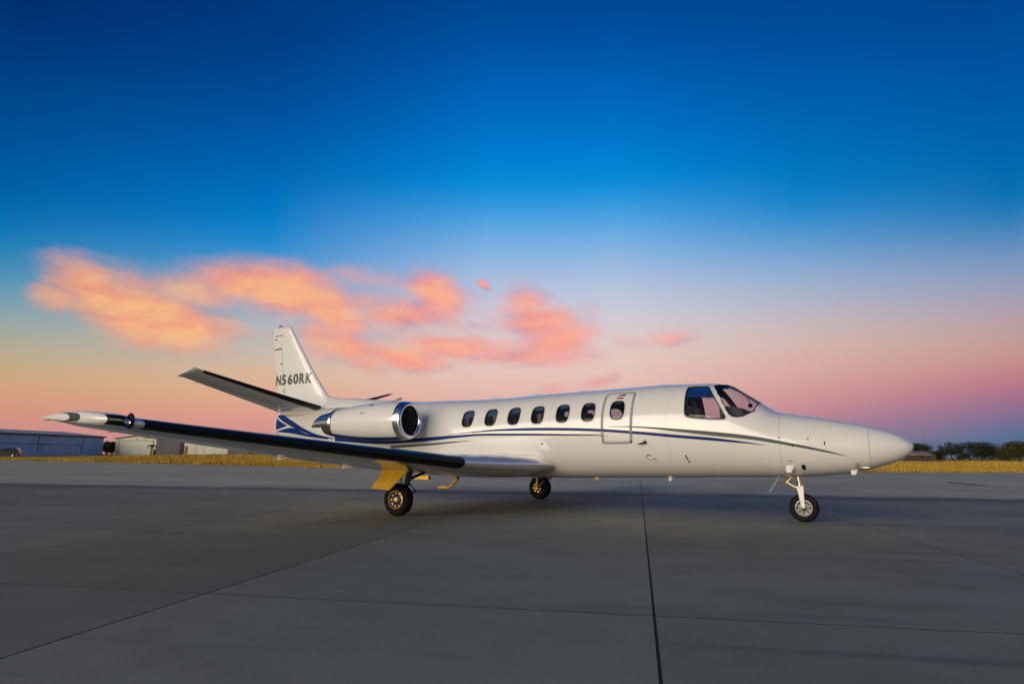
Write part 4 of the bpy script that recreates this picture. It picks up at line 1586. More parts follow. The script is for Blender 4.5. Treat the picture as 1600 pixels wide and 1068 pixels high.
NG = 1.618
g = Geo().tube([(1.70, 0, 0.86), (1.655, 0, 0.56)], 0.036, 14).tube([(1.655, 0, 0.57), (1.64, 0, 0.47)], 0.05, 14)
ng = g.obj('nose_gear', STEEL, JET, smooth=True, sharp=40)
for sd in (1, -1):
    g = Geo().prism([(1.70, 0.072 * sd, 0.545), (1.60, 0.072 * sd, 0.535), (1.592, 0.078 * sd, 0.225), (1.645, 0.078 * sd, 0.225)], (0, 0.016 * sd, 0))
    bevel(g.obj('fork_leg', WHITE, JET, ng), 0.005)
bevel(Geo().box((1.65, 0, 0.55), (0.055, 0.085, 0.03)).obj('fork_crown', WHITE, JET, ng), 0.01)
Geo().tube([(1.72, 0.02, 0.76), (1.86, 0.02, 0.63)], 0.014, 8).tube([(1.86, 0.02, 0.63), (1.69, 0.02, 0.53)], 0.014, 8).obj('torque_link', mat('pale_glow_gold', (0.75, 0.62, 0.30), 0.35, 0.3), JET, ng, smooth=True, sharp=40)  # pale gold carries warm light painted into the metal colour
Geo().tube([(1.66, 0.05, 0.75), (1.63, 0.05, 0.56)], 0.013, 8).obj('steering_rod', GOLD, JET, ng, smooth=True, sharp=40)
for (a, b, c_, m_) in ((1.94, 2.09, 0.16, GREYP), (1.80, 1.97, -0.13, GOLD)):
    g = Geo().prism([(a - (0.02 if m_ is GREYP else 0.09), c_, 0.745), (a, c_, 0.745), (b + 0.02, c_ * 1.5, 0.47 if m_ is GREYP else 0.60), (b - 0.005, c_ * 1.5, 0.47 if m_ is GREYP else 0.60)], (0.0, 0.012, 0.0))
    g.obj('gear_door', m_, JET, ng)
RN, WN = 0.2285, 0.112
wheel(ng, (NG, 0, RN - 0.004), RN, WN, 1, mat('white_wheel', (0.50, 0.49, 0.47), 0.35, 0.3, vary=0.15, scale=20), SEAL, 8, inner=mat('grey_wheel_disc', (0.20, 0.195, 0.185), 0.4, 0.4, vary=0.2, scale=30))

MG, TR = 7.864, 2.70
for sgn in (1, -1):
    c = np.array([MG, TR * sgn, 0.276])
    g = Geo().tube([(MG - 0.08, sgn * (TR - 0.24), 0.90), (MG - 0.02, sgn * (TR - 0.18), 0.52)], 0.055, 14).tube([(MG - 0.02, sgn * (TR - 0.18), 0.54), (MG, sgn * (TR - 0.17), 0.28)], 0.04, 14).tube([(MG, sgn * (TR - 0.19), 0.28), (MG, sgn * (TR + 0.05), 0.276)], 0.04, 14)
    mg = g.obj('main_gear', mat('dark_gear_steel', (0.10, 0.09, 0.07), 0.4, 0.7, vary=0.2, scale=20) if sgn > 0 else GOLD, JET, smooth=True, sharp=40, label='starboard main landing gear with door tinted yellow by painted sunset glow' if sgn > 0 else 'port main landing gear with strut tinted gold by painted sunset glow')
    wheel(mg, c, 0.28, 0.20, sgn, GOLD if sgn > 0 else mat('dark_wheel', (0.03, 0.03, 0.03), 0.5, 0.3), mat('pale_glow_gold', (0.75, 0.62, 0.30), 0.35, 0.3), 9, inner=mat('wheel_black', (0.015, 0.014, 0.012), 0.5), boltm=STEEL)
    Geo().tube([(MG - 0.06, sgn * (TR - 0.2), 0.55), (MG - 0.22, sgn * (TR - 0.2), 0.42), (MG - 0.03, sgn * (TR - 0.18), 0.31)], 0.016, 8).obj('torque_link', SEAL if sgn > 0 else GOLD, JET, mg, smooth=True, sharp=40)
    Geo().tube([(MG - 0.05, sgn * (TR - 0.22), 0.62), (MG - 0.12, sgn * (TR - 0.85), 0.80)], 0.026, 10).obj('side_brace', SEAL, JET, mg, smooth=True, sharp=40)
    Geo().tube([(MG + 0.02, sgn * (TR - 0.25), 0.80), (MG + 0.16, sgn * (TR - 0.25), 0.66), (MG + 0.12, sgn * (TR - 0.2), 0.50), (MG + 0.03, sgn * (TR - 0.14), 0.36)], 0.011, 8).obj('brake_hose', SEAL, JET, mg, smooth=True)
    # brake unit with its pistons on the inboard side
    g = Geo().lathe([(0, 0.11), (-0.05 * sgn, 0.11), (-0.05 * sgn, 0.03)], (MG, sgn * (TR - 0.09), 0.276), (0, 1, 0), 24)
    g.obj('brake_disc', SEAL, JET, mg, smooth=True, sharp=40)
    for k in range(5):
        a = math.radians(200 + k * 52)
        p = np.array([MG + 0.09 * math.cos(a), sgn * (TR - 0.13), 0.276 + 0.09 * math.sin(a)])
        Geo().lathe([(0, 0.022), (-0.045 * sgn, 0.022), (-0.045 * sgn, 0.001)], p, (0, 1, 0), 10).obj('brake_piston', GOLD, JET, mg, smooth=True, sharp=40)
    if sgn > 0:
        # door, sunset glow painted in as yellow: a fixed upper panel under the wing and the leg door splayed outboard
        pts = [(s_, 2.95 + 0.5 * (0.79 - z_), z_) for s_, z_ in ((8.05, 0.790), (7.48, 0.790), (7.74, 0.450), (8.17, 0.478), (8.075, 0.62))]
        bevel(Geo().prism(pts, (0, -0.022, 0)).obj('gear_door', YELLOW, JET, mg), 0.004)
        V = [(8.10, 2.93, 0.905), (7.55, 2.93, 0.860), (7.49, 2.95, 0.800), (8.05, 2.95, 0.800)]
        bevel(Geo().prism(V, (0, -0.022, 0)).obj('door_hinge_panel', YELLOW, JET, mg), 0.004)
    else:
        bevel(Geo().prism([(8.05, -2.95, 0.80), (7.55, -2.95, 0.80), (7.74, -3.08, 0.46), (8.12, -3.10, 0.48)], (0, 0.022, 0)).obj('gear_door', WHITE, JET, mg), 0.004)
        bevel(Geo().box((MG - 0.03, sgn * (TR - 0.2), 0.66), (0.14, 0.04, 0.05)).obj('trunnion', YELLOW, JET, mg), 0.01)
        Geo().prism([(7.48, -2.5, 0.70), (7.15, -2.5, 0.69), (7.05, -2.5, 0.60), (7.14, -2.5, 0.63), (7.45, -2.5, 0.66)], (0, 0.02, 0)).obj('gear_door', SEAL, JET, mg)
# yellow step bracket and box below the belly
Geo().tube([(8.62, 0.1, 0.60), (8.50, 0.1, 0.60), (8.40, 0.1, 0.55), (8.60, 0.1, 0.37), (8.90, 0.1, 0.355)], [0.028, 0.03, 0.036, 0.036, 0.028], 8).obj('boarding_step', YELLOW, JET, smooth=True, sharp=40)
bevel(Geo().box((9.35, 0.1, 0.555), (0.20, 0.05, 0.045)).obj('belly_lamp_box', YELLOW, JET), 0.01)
Geo().tube([(8.35, 0.1, 0.66), (8.40, 0.1, 0.57)], 0.03, 8).obj('step_bracket', SEAL, JET)

# ------------------------------------------------------------------ beyond the apron
FH = Vector((fwd.x, fwd.y, 0)).normalized()


def at_depth(px, py, depth):
    """station-frame point seen at picture (px, py), depth metres ahead of the camera"""
    d = fwd + r2 * ((px - 800) / FPX) - u2 * ((py - 534) / FPX)
    k = depth / d.dot(FH)
    return np.array([CAM_S - d.x * k, CAM_Y - d.y * k, CAM_Z + d.z * k])


def ground_at(px, depth):
    p = at_depth(px, 712, depth)
    p[2] = float(terrain_z(p[0], p[1]))
    return p


BLUEWALL = mat('blue_steel_siding', (0.42, 0.60, 0.72), 0.5, 0, vary=0.10, scale=0.6)
BLUEDARK = mat('dark_blue_trim', (0.05, 0.09, 0.12), 0.5)
CREAM = mat('cream_siding', (0.74, 0.71, 0.54), 0.6, vary=0.07, scale=0.5)
CREAMD = mat('cream_door', (0.76, 0.74, 0.60), 0.6, vary=0.06, scale=0.8)
BROWNT = mat('brown_trim', (0.10, 0.07, 0.04), 0.6)
GREYW = mat('grey_siding', (0.20, 0.205, 0.21), 0.55, vary=0.08, scale=0.6)
WHITEW = mat('white_siding', (0.78, 0.77, 0.66), 0.6, vary=0.07, scale=0.6)
ROOFG = mat('pale_metal_roof', (0.42, 0.42, 0.42), 0.45, 0.3, vary=0.1, scale=0.4)
RUST = mat('rusty_post', (0.30, 0.15, 0.03), 0.7, vary=0.2, scale=3)
WOODP = mat('weathered_wood', (0.07, 0.05, 0.035), 0.85, vary=0.2, scale=2)
BARK = mat('bark', (0.05, 0.035, 0.022), 0.9, vary=0.3, scale=4)


class Facade:
    """a wall plane from A to B (station frame ground points); places parts on it by distance along, height and depth"""
    def __init__(self, A, B, z0):
        self.A = np.array(A[:2])
        self.L = np.linalg.norm(np.array(B[:2]) - self.A)
        self.d = (np.array(B[:2]) - self.A) / self.L
        n = np.array([-self.d[1], self.d[0]])
        c = np.array([CAM_S, CAM_Y]) - self.A
        self.n = n if n @ c > 0 else -n            # towards the camera
        self.z0 = z0

    def p(self, x, h, out=0.0):
        q = self.A + self.d * x + self.n * out
        return (q[0], q[1], self.z0 + h)

    def slab(self, x0, x1, h0, h1, o0, o1):
        g = Geo()
        V = [self.p(x, h, o) for x in (x0, x1) for o in (o0, o1) for h in (h0, h1)]
        return g.add(V, [(0, 1, 3, 2), (4, 6, 7, 5), (0, 4, 5, 1), (2, 3, 7, 6), (0, 2, 6, 4), (1, 5, 7, 3)])


def hangar(name, A, B, z0, eave, apex, depth, wallm, roofm, trimm, label, gable_front):
    f = Facade(A, B, z0)
    T = Thing(name, f.p(f.L / 2, 0, -depth / 2), label, 'hangar', 'hangars along the far edge of the field' if name == 'hangar' else None)
    if gable_front:
        prof_ = [(0, -0.6), (f.L, -0.6), (f.L, eave), (f.L / 2, apex), (0, eave)]
        g = Geo()
        n = len(prof_)
        g.add([f.p(x, h, 0) for x, h in prof_] + [f.p(x, h, -depth) for x, h in prof_], [tuple(range(n)), tuple(range(2 * n - 1, n - 1, -1))] + [(i, n + i, n + (i + 1) % n, (i + 1) % n) for i in range(n)])
        g.obj('wall', wallm, T)
        for (x0, x1, h0, h1) in ((-0.35, f.L / 2, eave - 0.13, apex + 0.04), (f.L / 2, f.L + 0.35, apex + 0.04, eave - 0.13)):
            g = Geo()
            V = [f.p(x, h + dh, o) for o in (0.35, -depth - 0.3) for (x, h) in ((x0, h0), (x1, h1)) for dh in (0.02, 0.17)]
            g.add(V, [(0, 2, 3, 1), (4, 5, 7, 6), (0, 1, 5, 4), (2, 6, 7, 3), (1, 3, 7, 5), (0, 4, 6, 2)])
            r = g.obj('roof', roofm, T)
            g = Geo()
            V = [f.p(x, h + dh, o) for o in (0.40, 0.353) for (x, h) in ((x0, h0), (x1, h1)) for dh in (-0.03, 0.19)]
            g.add(V, [(0, 2, 3, 1), (4, 5, 7, 6), (0, 1, 5, 4), (2, 6, 7, 3), (1, 3, 7, 5), (0, 4, 6, 2)])
            g.obj('fascia', trimm, T, r)
    else:
        f.slab(0, f.L, -0.6, eave, -depth, 0).obj('wall', wallm, T)
        g = Geo()
        o0, o1 = 0.5, -depth - 0.5
        V = [f.p(x, h, o) for x in (-0.4, f.L + 0.4) for (o, h) in ((o0, eave + 0.02), (-depth / 2, apex), (o1, eave + 0.02), (o1, eave + 0.22), (-depth / 2, apex + 0.2), (o0, eave + 0.22))]
        g.add(V, [tuple(range(6)), tuple(range(11, 5, -1))] + [(i, 6 + i, 6 + (i + 1) % 6, (i + 1) % 6) for i in range(6)])
        r = g.obj('roof', roofm, T)
        f.slab(-0.45, f.L + 0.45, eave - 0.12, eave + 0.26, 0.503, 0.56).obj('fascia', trimm, T, r)
    return T, f


# long blue hangar on the left, running out of the frame
A, B = at_depth(-170, 706, 130), at_depth(160, 706, 186)
T, f = hangar('hangar', A, B, 1.05, 4.62, 6.0, 26, BLUEWALL, ROOFG, BLUEDARK, 'long blue-grey steel hangar at the far left behind the parked car', False)


def along(px, fac):
    """distance along a facade of the column px"""
    q = at_depth(px, 706, 100.0)
    d = q[:2] - np.array([CAM_S, CAM_Y])
    M = np.array([[d[0], -fac.d[0]], [d[1], -fac.d[1]]])
    t = np.linalg.solve(M, fac.A - np.array([CAM_S, CAM_Y]))
    return t[1]


for px in (-150, -75, 58, 127):
    x = along(px, f)
    f.slab(x - 0.10, x + 0.10, 0, 4.55, 0.003, 0.06).obj('door_post', BLUEDARK, T)
x0, x1, x2 = along(-75, f), along(58, f), along(127, f)
for a, b in ((x0 + 0.13, x1 - 0.13), (x1 + 0.13, x2 - 0.13)):
    w_ = (b - a) / 4
    for k in range(4):
        d_ = f.slab(a + k * w_ + 0.02, a + (k + 1) * w_ - 0.02, 0.05, 4.5, 0.004, 0.045).obj('door_panel', BLUEWALL, T)
    f.slab(a, b, 2.28, 2.42, 0.046, 0.08).obj('door_rail', BLUEDARK, T)
xd = along(66, f)
dr = f.slab(xd - 0.75, xd + 0.55, 0.05, 2.25, 0.047, 0.075).obj('side_door', BLUEDARK, T)
f.slab(xd - 0.62, xd + 0.42, 0.06, 2.13, 0.076, 0.09).obj('door_leaf', BLUEWALL, T, dr)

# cream hangar with a gable front
A, B = at_depth(179, 706, 186), at_depth(243, 706, 186)
T, f = hangar('hangar', A, B, 1.1, 4.35, 5.0, 18, CREAM, ROOFG, BROWNT, 'cream gable-front hangar with a wide closed door behind the palm', True)
x0, x1 = along(185.5, f), along(238, f)
dr = f.slab(x0 - 0.16, x1 + 0.16, 0.0, 3.75, 0.003, 0.05).obj('door_frame', BROWNT, T)
w_ = (x1 - x0) / 6
for k in range(6):
    f.slab(x0 + k * w_ + 0.012, x0 + (k + 1) * w_ - 0.012, 0.02, 3.6, 0.051, 0.085).obj('door_panel', CREAMD, T, dr)
xl = along(212, f)
f.slab(xl - 0.15, xl + 0.15, 4.15, 4.35, 0.003, 0.25).obj('gable_lamp', BROWNT, T)

# grey block against it
A, B = at_depth(244.0, 706, 183), at_depth(280, 706, 185)
T, f = hangar('hangar', A, B, 1.1, 4.3, 4.7, 15, GREYW, ROOFG, BROWNT, 'plain grey steel hangar just right of the cream hangar', False)
f.slab(0.5, f.L - 0.5, 0.0, 3.6, 0.003, 0.05).obj('door', GREYW, T)

# white hangar row with panelled doors
A, B = at_depth(287.5, 706, 184), at_depth(356, 706, 186)
T, f = hangar('hangar', A, B, 1.1, 4.3, 5.0, 15, WHITEW, ROOFG, BROWNT, 'white hangar row with tall door panels seen below the wing', False)
for a, b in ((294, 306), (306, 320), (320, 334), (334, 348), (348, 355)):
    xa, xb = along(a, f), along(b, f)
    f.slab(xa + 0.08, xb - 0.08, 0.0, 3.7, 0.003, 0.07).obj('door_panel', WHITEW, T)
xa = along(290.5, f)
f.slab(xa - 0.35, xa + 0.35, 0.0, 2.2, 0.003, 0.09).obj('side_door', RUST, T)
A, B = at_depth(357, 706, 185), at_depth(389, 706, 187)
T, f = hangar('hangar', A, B, 1.1, 3.9, 4.5, 15, GREYW, ROOFG, BROWNT, 'low grey hangar at the far end of the white hangar row', False)
for a, b in ((358, 364.5), (365.5, 388)):
    xa, xb = along(a, f), along(b, f)
    f.slab(xa + 0.05, xb - 0.05, 0.0, 3.1, 0.003, 0.07).obj('door_panel', GREYW, T)
A, B = at_depth(391, 706, 190), at_depth(415, 706, 192)
T, f = hangar('shed', A, B, 1.0, 1.9, 2.5, 6, BROWNT, mat('straw_roof', (0.45, 0.32, 0.10), 0.8), BROWNT, 'low dark open shed with tan roof past the grey hangar', False)
T.o['category'] = 'shed'
f.slab(0.4, f.L - 0.4, 0.0, 1.5, 0.003, 0.04).obj('opening', DARK, T)

# rusty marker box beside the palm
p = ground_at(240, 178)
T = Thing('utility_box', p, 'rust-orange box on a post beside the small palm', 'box')
bevel(Geo().box((p[0], p[1], p[2] + 0.85), (0.35, 0.3, 0.75)).obj('cabinet', RUST, T), 0.03)
Geo().box((p[0], p[1], p[2] + 1.64), (0.42, 0.36, 0.04)).obj('lid', BROWNT, T)


# ---- plants
def leaf_material(name, a, b):
    m = bpy.data.materials.new(name)
    m.use_nodes = True
    t = NT(m.node_tree)
    bs = t.n['Principled BSDF']
    geo = t.new('ShaderNodeNewGeometry')
    n1 = t.noise(geo.outputs['Position'], 0.6, 3, 0.6)
    c = t.mix(t.maprange(n1.outputs['Fac'], 0.35, 0.65), (*a, 1), (*b, 1))
    r = t.maprange(geo.outputs['Random Per Island'], 0, 1, 0.6, 1.35, 'LINEAR')
    t.l.new(t.mix(1.0, c, t.combine(r, r, r), 'MULTIPLY'), bs.inputs['Base Color'])
    bs.inputs['Roughness'].default_value = 0.7
    bs.inputs['Specular IOR Level'].default_value = 0.25
    return m


LEAF = leaf_material('dark_oak_leaves', (0.018, 0.026, 0.010), (0.040, 0.046, 0.014))
LEAFO = leaf_material('olive_leaves', (0.040, 0.042, 0.012), (0.085, 0.075, 0.018))


def leaves(rng, blobs, n, size):
    """leaf faces through the volume of the blobs (cx, cy, cz, rx, ry, rz)"""
    B = np.array(blobs)
    w = (B[:, 3] * B[:, 4] * B[:, 5]) ** 0.66
    idx = rng.choice(len(B), n, p=w / w.sum())
    d = rng.normal(size=(n, 3))
    d /= np.linalg.norm(d, axis=1, keepdims=True)
    r = rng.random((n, 1)) ** 0.45
    c = B[idx, :3] + d * r * B[idx, 3:6] * (0.85 + 0.3 * rng.random((n, 1)))
    u = rng.normal(size=(n, 3))
    u /= np.linalg.norm(u, axis=1, keepdims=True)
    v = np.cross(u, rng.normal(size=(n, 3)))
    v /= np.linalg.norm(v, axis=1, keepdims=True)
    sz = size * (0.6 + 0.8 * rng.random((n, 1)))
    V = np.stack([c - u * sz, c + v * sz * 0.55, c + u * sz, c - v * sz * 0.55], 1).reshape(-1, 3)
    F = [(4 * i, 4 * i + 1, 4 * i + 2, 4 * i + 3) for i in range(n)]
    return V, F


def tree(name, px, top, depth, wpx, label, m=LEAF, seed=1, n=2600, trunk=0.25, loose=0.0, group=None, cat='tree', base=None):
    rng = np.random.default_rng(seed)
    g0 = ground_at(px, depth)
    if base is not None:
        g0[2] = base
    H = at_depth(px, top, depth)[2] - g0[2]
    W = wpx * depth / FPX / 2
    T = Thing(name, g0, label, 'shrub' if name == 'shrub' else cat, group or ('low shrubs under the far trees' if name == 'shrub' else 'trees beyond the grass field'))
    blobs = []
    k = 9 + int(W)
    for i in range(k):
        a = rng.random() * 2 * math.pi
        q = rng.random() ** 0.5
        rr = W * (0.30 + 0.22 * rng.random()) * (1 - 0.35 * loose)
        x, y = q * (W - rr) * math.cos(a), q * (W - rr) * math.sin(a)
        hh = H * (trunk + (1 - trunk) * (0.25 + 0.62 * rng.random() * (1 - 0.35 * q * q)))
        rz = min(rr * 0.9, max(H - hh, 0.1 * H), hh * 0.85)
        blobs.append((g0[0] + x, g0[1] + y, g0[2] + hh, rr, rr, max(rz, 0.3)))
    blobs.append((g0[0] + 0.1 * W, g0[1], g0[2] + H * 0.82, W * 0.4, W * 0.4, H * 0.17))
    V, F = leaves(rng, blobs, int(n * 2.6), 0.10 + 0.012 * H)
    mesh_obj('crown', V, F, m, T, smooth=False)
    g = Geo().tube([g0 + np.array([0, 0, -0.3]), g0 + np.array([0.05 * H, 0, H * trunk]), g0 + np.array([0.02 * H, 0.03 * H, H * 0.62])], [0.045 * H, 0.032 * H, 0.012 * H], 8)
    for b in blobs[:7]:
        s0 = g0 + np.array([0.04 * H, 0.01 * H, H * (trunk + 0.05)])
        g.tube([s0, (s0 + np.array(b[:3])) / 2 + np.array([0, 0, -0.1]), np.array(b[:3])], [0.02 * H, 0.013 * H, 0.004 * H], 6)
    g.obj('trunk', BARK, T, smooth=True)
    return T


tree('broadleaf_tree', 1439, 691.5, 225, 44, 'small rounded dark tree just right of the jet nose, behind the house', seed=3, trunk=0.2)
tree('broadleaf_tree', 1488, 689, 240, 42, 'loose airy tree with gaps in its crown, second right of the nose', seed=5, n=1500, loose=0.5, trunk=0.25)
tree('broadleaf_tree', 1536, 689, 235, 66, 'broad dense dark tree between the two power poles', seed=7, n=3600, trunk=0.12)
tree('broadleaf_tree', 1594, 687.5, 215, 68, 'olive tinted broad tree cut by the right edge of the frame', LEAFO, seed=11, n=3600, trunk=0.10)
tree('shrub', 1469, 703, 228, 34, 'low dark shrubby tree between the house and the airy tree', seed=13, n=1400, trunk=0.08)
tree('shrub', 1505, 706, 232, 24, 'low bush in the gap left of the broad dense tree', seed=17, n=900, trunk=0.08)
tree('shrub', 1565, 707, 226, 26, 'low bush in the gap right of the broad dense tree', LEAFO, seed=19, n=900, trunk=0.08)
tree('broadleaf_tree', 166, 688.5, 214, 24, 'dark tree in the gap, against the blue hangar end', seed=23, n=3800, trunk=0.02)
tree('broadleaf_tree', 175, 689.5, 218, 22, 'dark tree in the gap, against the cream hangar side', seed=29, n=3800, trunk=0.02)
# small palm in front of the cream hangar
g0 = ground_at(235.5, 176)
T = Thing('palm_tree', g0, 'small palm with drooping fronds before the cream hangar door', 'palm')
H = 2.9
Geo().tube([g0 - np.array([0, 0, 0.3]), g0 + np.array([0.05, 0, H * 0.5]), g0 + np.array([0.0, 0, H])], [0.2, 0.15, 0.13], 8).obj('trunk', BARK, T, smooth=True)
rng = np.random.default_rng(2)
for k in range(13):
    a = 2 * math.pi * k / 13 + rng.random() * 0.3
    L_ = 1.25 + 0.35 * rng.random()
    lift = 0.5 * rng.random()
    V, F = [], []
    for i in range(6):
        q = i / 5
        c = g0 + np.array([math.cos(a) * L_ * q, math.sin(a) * L_ * q, H + L_ * (lift * q - 0.75 * q * q)])
        wv = np.array([-math.sin(a), math.cos(a), 0]) * 0.16 * (math.sin(math.pi * (0.12 + 0.86 * q)))
        V += [c - wv + np.array([0, 0, -0.06]), c, c + wv + np.array([0, 0, -0.06])]
    F = [(3 * i + j, 3 * i + j + 1, 3 * i + j + 4, 3 * i + j + 3) for i in range(5) for j in range(2)]
    mesh_obj('frond', V, F, LEAF, T, smooth=False)

# house with a pale roof under the trees
A, B = at_depth(1434, 716, 205), at_depth(1463, 716, 205)
z0 = float(terrain_z(A[0], A[1]))
f = Facade(A, B, z0)
T = Thing('house', f.p(f.L / 2, 0, -4), 'small brown house with pale pink-grey roof just right of the nose', 'house')
f.slab(0, f.L, -0.3, 1.9, -7, 0).obj('wall', mat('brown_brick', (0.08, 0.05, 0.03), 0.8, vary=0.15, scale=1.5), T)
g = Geo()
V = [f.p(x, h, o) for x in (-0.4, f.L * 0.82) for (o, h) in ((0.5, 1.75), (-3.5, 3.0), (-7.5, 1.75), (-7.5, 1.6), (0.5, 1.6))]
g.add(V, [tuple(range(5)), tuple(range(9, 4, -1))] + [(i, 5 + i, 5 + (i + 1) % 5, (i + 1) % 5) for i in range(5)])
rf = g.obj('roof', mat('pale_shingle', (0.26, 0.20, 0.20), 0.8, vary=0.1, scale=1.0), T)
f.slab(f.L * 0.86, f.L, 0.0, 3.2, -3.0, -2.2).obj('chimney', mat('brown_brick', (0.16, 0.095, 0.05)), T, rf)
for a in (0.18, 0.48):
    w_ = f.slab(f.L * a, f.L * (a + 0.14), 0.6, 1.45, 0.003, 0.05).obj('window', BROWNT, T)
    f.slab(f.L * a + 0.1, f.L * (a + 0.14) - 0.1, 0.68, 1.37, 0.051, 0.06).obj('pane', DARK, T, w_)


def power_pole(px, top, depth, label):
    p = ground_at(px, depth)
    H = at_depth(px, top, depth)[2] - p[2]
    T = Thing('utility_pole', p, label, 'pole', 'wooden power poles among the trees')
    Geo().tube([p - np.array([0, 0, 0.3]), p + np.array([0, 0, H])], [0.2, 0.14], 8).obj('post', WOODP, T, smooth=True, sharp=50)
    rd = np.array([-rgt.x, -rgt.y, 0])
    a, b = p + rd * 1.1 + np.array([0, 0, H - 0.45]), p - rd * 1.1 + np.array([0, 0, H - 0.45])
    Geo().tube([a, b], 0.11, 6).obj('crossarm', WOODP, T)
    for k in (-0.9, 0, 0.9):
        q = p + rd * k + np.array([0, 0, H - 0.3])
        Geo().tube([q, q + np.array([0, 0, 0.3])], [0.08, 0.05], 6).obj('insulator', GREYW, T)
    return p + np.array([0, 0, H - 0.1])


q1 = power_pole(1515.5, 691, 252, 'wooden power pole left of the broad dense tree')
q2 = power_pole(1575, 691, 248, 'wooden power pole left of the olive tinted tree at the frame edge')
q0 = at_depth(1400, 690, 262)
q3 = at_depth(1660, 690, 244)
T = Thing('power_line', q1 * np.array([1, 1, 0]), 'thin power line strung between the poles above the trees', 'power line')
for dz in (0.0,):
    for a, b in ((q0, q1), (q1, q2), (q2, q3)):
        pts = [a + (b - a) * k / 8 + np.array([0, 0, -1.2 * (1 - (2 * k / 8 - 1) ** 2) * 0.4]) for k in range(9)]
        Geo().tube(pts, 0.025, 4).obj('wire', SEAL, T)
p = ground_at(1445.5, 232)
H = at_depth(1445.5, 683.5, 232)[2] - p[2]
T = Thing('antenna_mast', p, 'thin lattice antenna mast rising over the house right of the nose', 'mast')
g = Geo()
for k in range(3):
    a = 2 * math.pi * k / 3
    o_ = np.array([math.cos(a), math.sin(a), 0]) * 0.12
    g.tube([p + o_, p + o_ * 0.4 + np.array([0, 0, H])], 0.02, 4)
g.obj('leg_frame', WOODP, T)
g = Geo()
for i in range(14):
    for k in range(3):
        a, b = 2 * math.pi * k / 3, 2 * math.pi * (k + 1) / 3
        s0, s1 = 1 - 0.5 * i / 14, 1 - 0.5 * (i + 1) / 14
        g.tube([p + np.array([math.cos(a) * 0.12 * s0, math.sin(a) * 0.12 * s0, H * i / 14]), p + np.array([math.cos(b) * 0.12 * s1, math.sin(b) * 0.12 * s1, H * (i + 1) / 14])], 0.018, 3)
g.obj('lattice', WOODP, T)
for k in range(3):
    h = H * (0.80 + 0.07 * k)
    rd = np.array([-rgt.x, -rgt.y, 0])
    Geo().tube([p - rd * 0.5 + np.array([0, 0, h]), p + rd * 0.5 + np.array([0, 0, h])], 0.03, 4).obj('aerial', WOODP, T)

# dark SUV parked before the blue hangar
CARP = mat('black_car_paint', (0.012, 0.014, 0.022), 0.2, 0.1, 0.8)
CARG = mat('car_window_glass', (0.02, 0.025, 0.03), 0.05, 0, 0.6)
c0 = ground_at(9, 128)
c0[2] += 0.32
ang = math.atan2(-rgt.y, -rgt.x) + 0.25
dx = np.array([math.cos(ang), math.sin(ang), 0])       # towards picture right = rear of the car
dy = np.array([-dx[1], dx[0], 0])
if dy @ np.array([CAM_S - c0[0], CAM_Y - c0[1], 0]) < 0:
    dy = -dy
T = Thing('parked_car', c0, 'dark SUV parked before the blue hangar, cut by the left frame edge', 'car')


def cp(x, y, z):
    return c0 + dx * x + dy * y + np.array([0, 0, z])


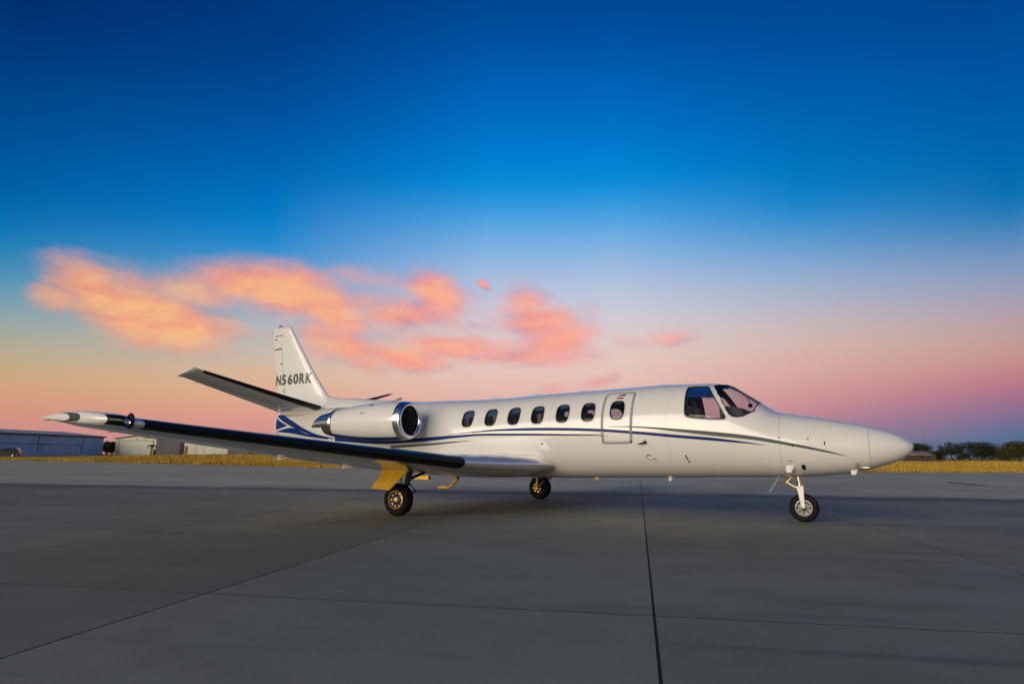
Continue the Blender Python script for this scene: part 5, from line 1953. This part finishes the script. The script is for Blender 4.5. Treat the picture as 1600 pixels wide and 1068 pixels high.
side = [(-2.35, 0.42), (-2.38, 0.85), (-2.2, 1.02), (-1.15, 1.12), (2.25, 1.14), (2.38, 0.95), (2.40, 0.42), (1.95, 0.36), (-1.95, 0.36)]
g = Geo()
V = [cp(x, 0.93, z) for x, z in side] + [cp(x, -0.93, z) for x, z in side]
n = len(side)
g.add(V, [tuple(range(n)), tuple(range(2 * n - 1, n - 1, -1))] + [(i, n + i, n + (i + 1) % n, (i + 1) % n) for i in range(n)])
body = bevel(g.obj('body', CARP, T, smooth=True, sharp=35), 0.08, 3)
cab = [(-1.2, 1.11), (-0.45, 1.70), (0.2, 1.80), (1.7, 1.78), (2.15, 1.62), (2.28, 1.13)]
g = Geo()
V = [cp(x, 0.90 - 0.14 * (z - 1.1) / 0.7, z) for x, z in cab] + [cp(x, -0.90 + 0.14 * (z - 1.1) / 0.7, z) for x, z in cab]
n = len(cab)
g.add(V, [tuple(range(n)), tuple(range(2 * n - 1, n - 1, -1))] + [(i, n + i, n + (i + 1) % n, (i + 1) % n) for i in range(n)])
bevel(g.obj('cabin', CARP, T, smooth=True, sharp=35), 0.06, 3)
for poly in ([(-0.98, 1.18), (-0.40, 1.63), (0.35, 1.68), (0.35, 1.18)], [(0.45, 1.18), (0.45, 1.68), (1.25, 1.68), (1.25, 1.18)], [(1.35, 1.18), (1.35, 1.68), (1.72, 1.66), (2.02, 1.20)]):
    g = Geo().prism([cp(x, 0.906 - 0.14 * (z - 1.1) / 0.7, z) for x, z in poly], dy * 0.006)
    g.obj('side_window', CARG, T)
Geo().prism([cp(2.222, -0.7, 1.25), cp(2.222, 0.7, 1.25), cp(2.16, 0.64, 1.6), cp(2.16, -0.64, 1.6)], dx * 0.03).obj('rear_window', CARG, T)
for x in (-1.45, 1.45):
    for y in (0.86, -0.86):
        w = Geo().lathe([(-0.11, 0.22), (-0.12, 0.33), (-0.08, 0.37), (0.08, 0.37), (0.12, 0.33), (0.11, 0.22)], cp(x, y, 0.37), dy, 20).obj('wheel', TYRE, T, smooth=True, sharp=50)
        Geo().lathe([(-0.10, 0.001), (-0.115, 0.21), (0.115, 0.21), (0.10, 0.001)], cp(x, y, 0.37), dy, 16).obj('rim', STEEL, T, w, smooth=True, sharp=40)
for y in (0.72, -0.72):
    bevel(Geo().prism([cp(2.37, y - 0.16, 0.85), cp(2.37, y + 0.16, 0.85), cp(2.34, y + 0.16, 1.08), cp(2.34, y - 0.16, 1.08)], dx * 0.05).obj('tail_light', RED, T), 0.01)
Geo().box(cp(2.40, 0, 0.55), (0.03, 0.03, 0.03)).obj('tow_hitch', SEAL, T)
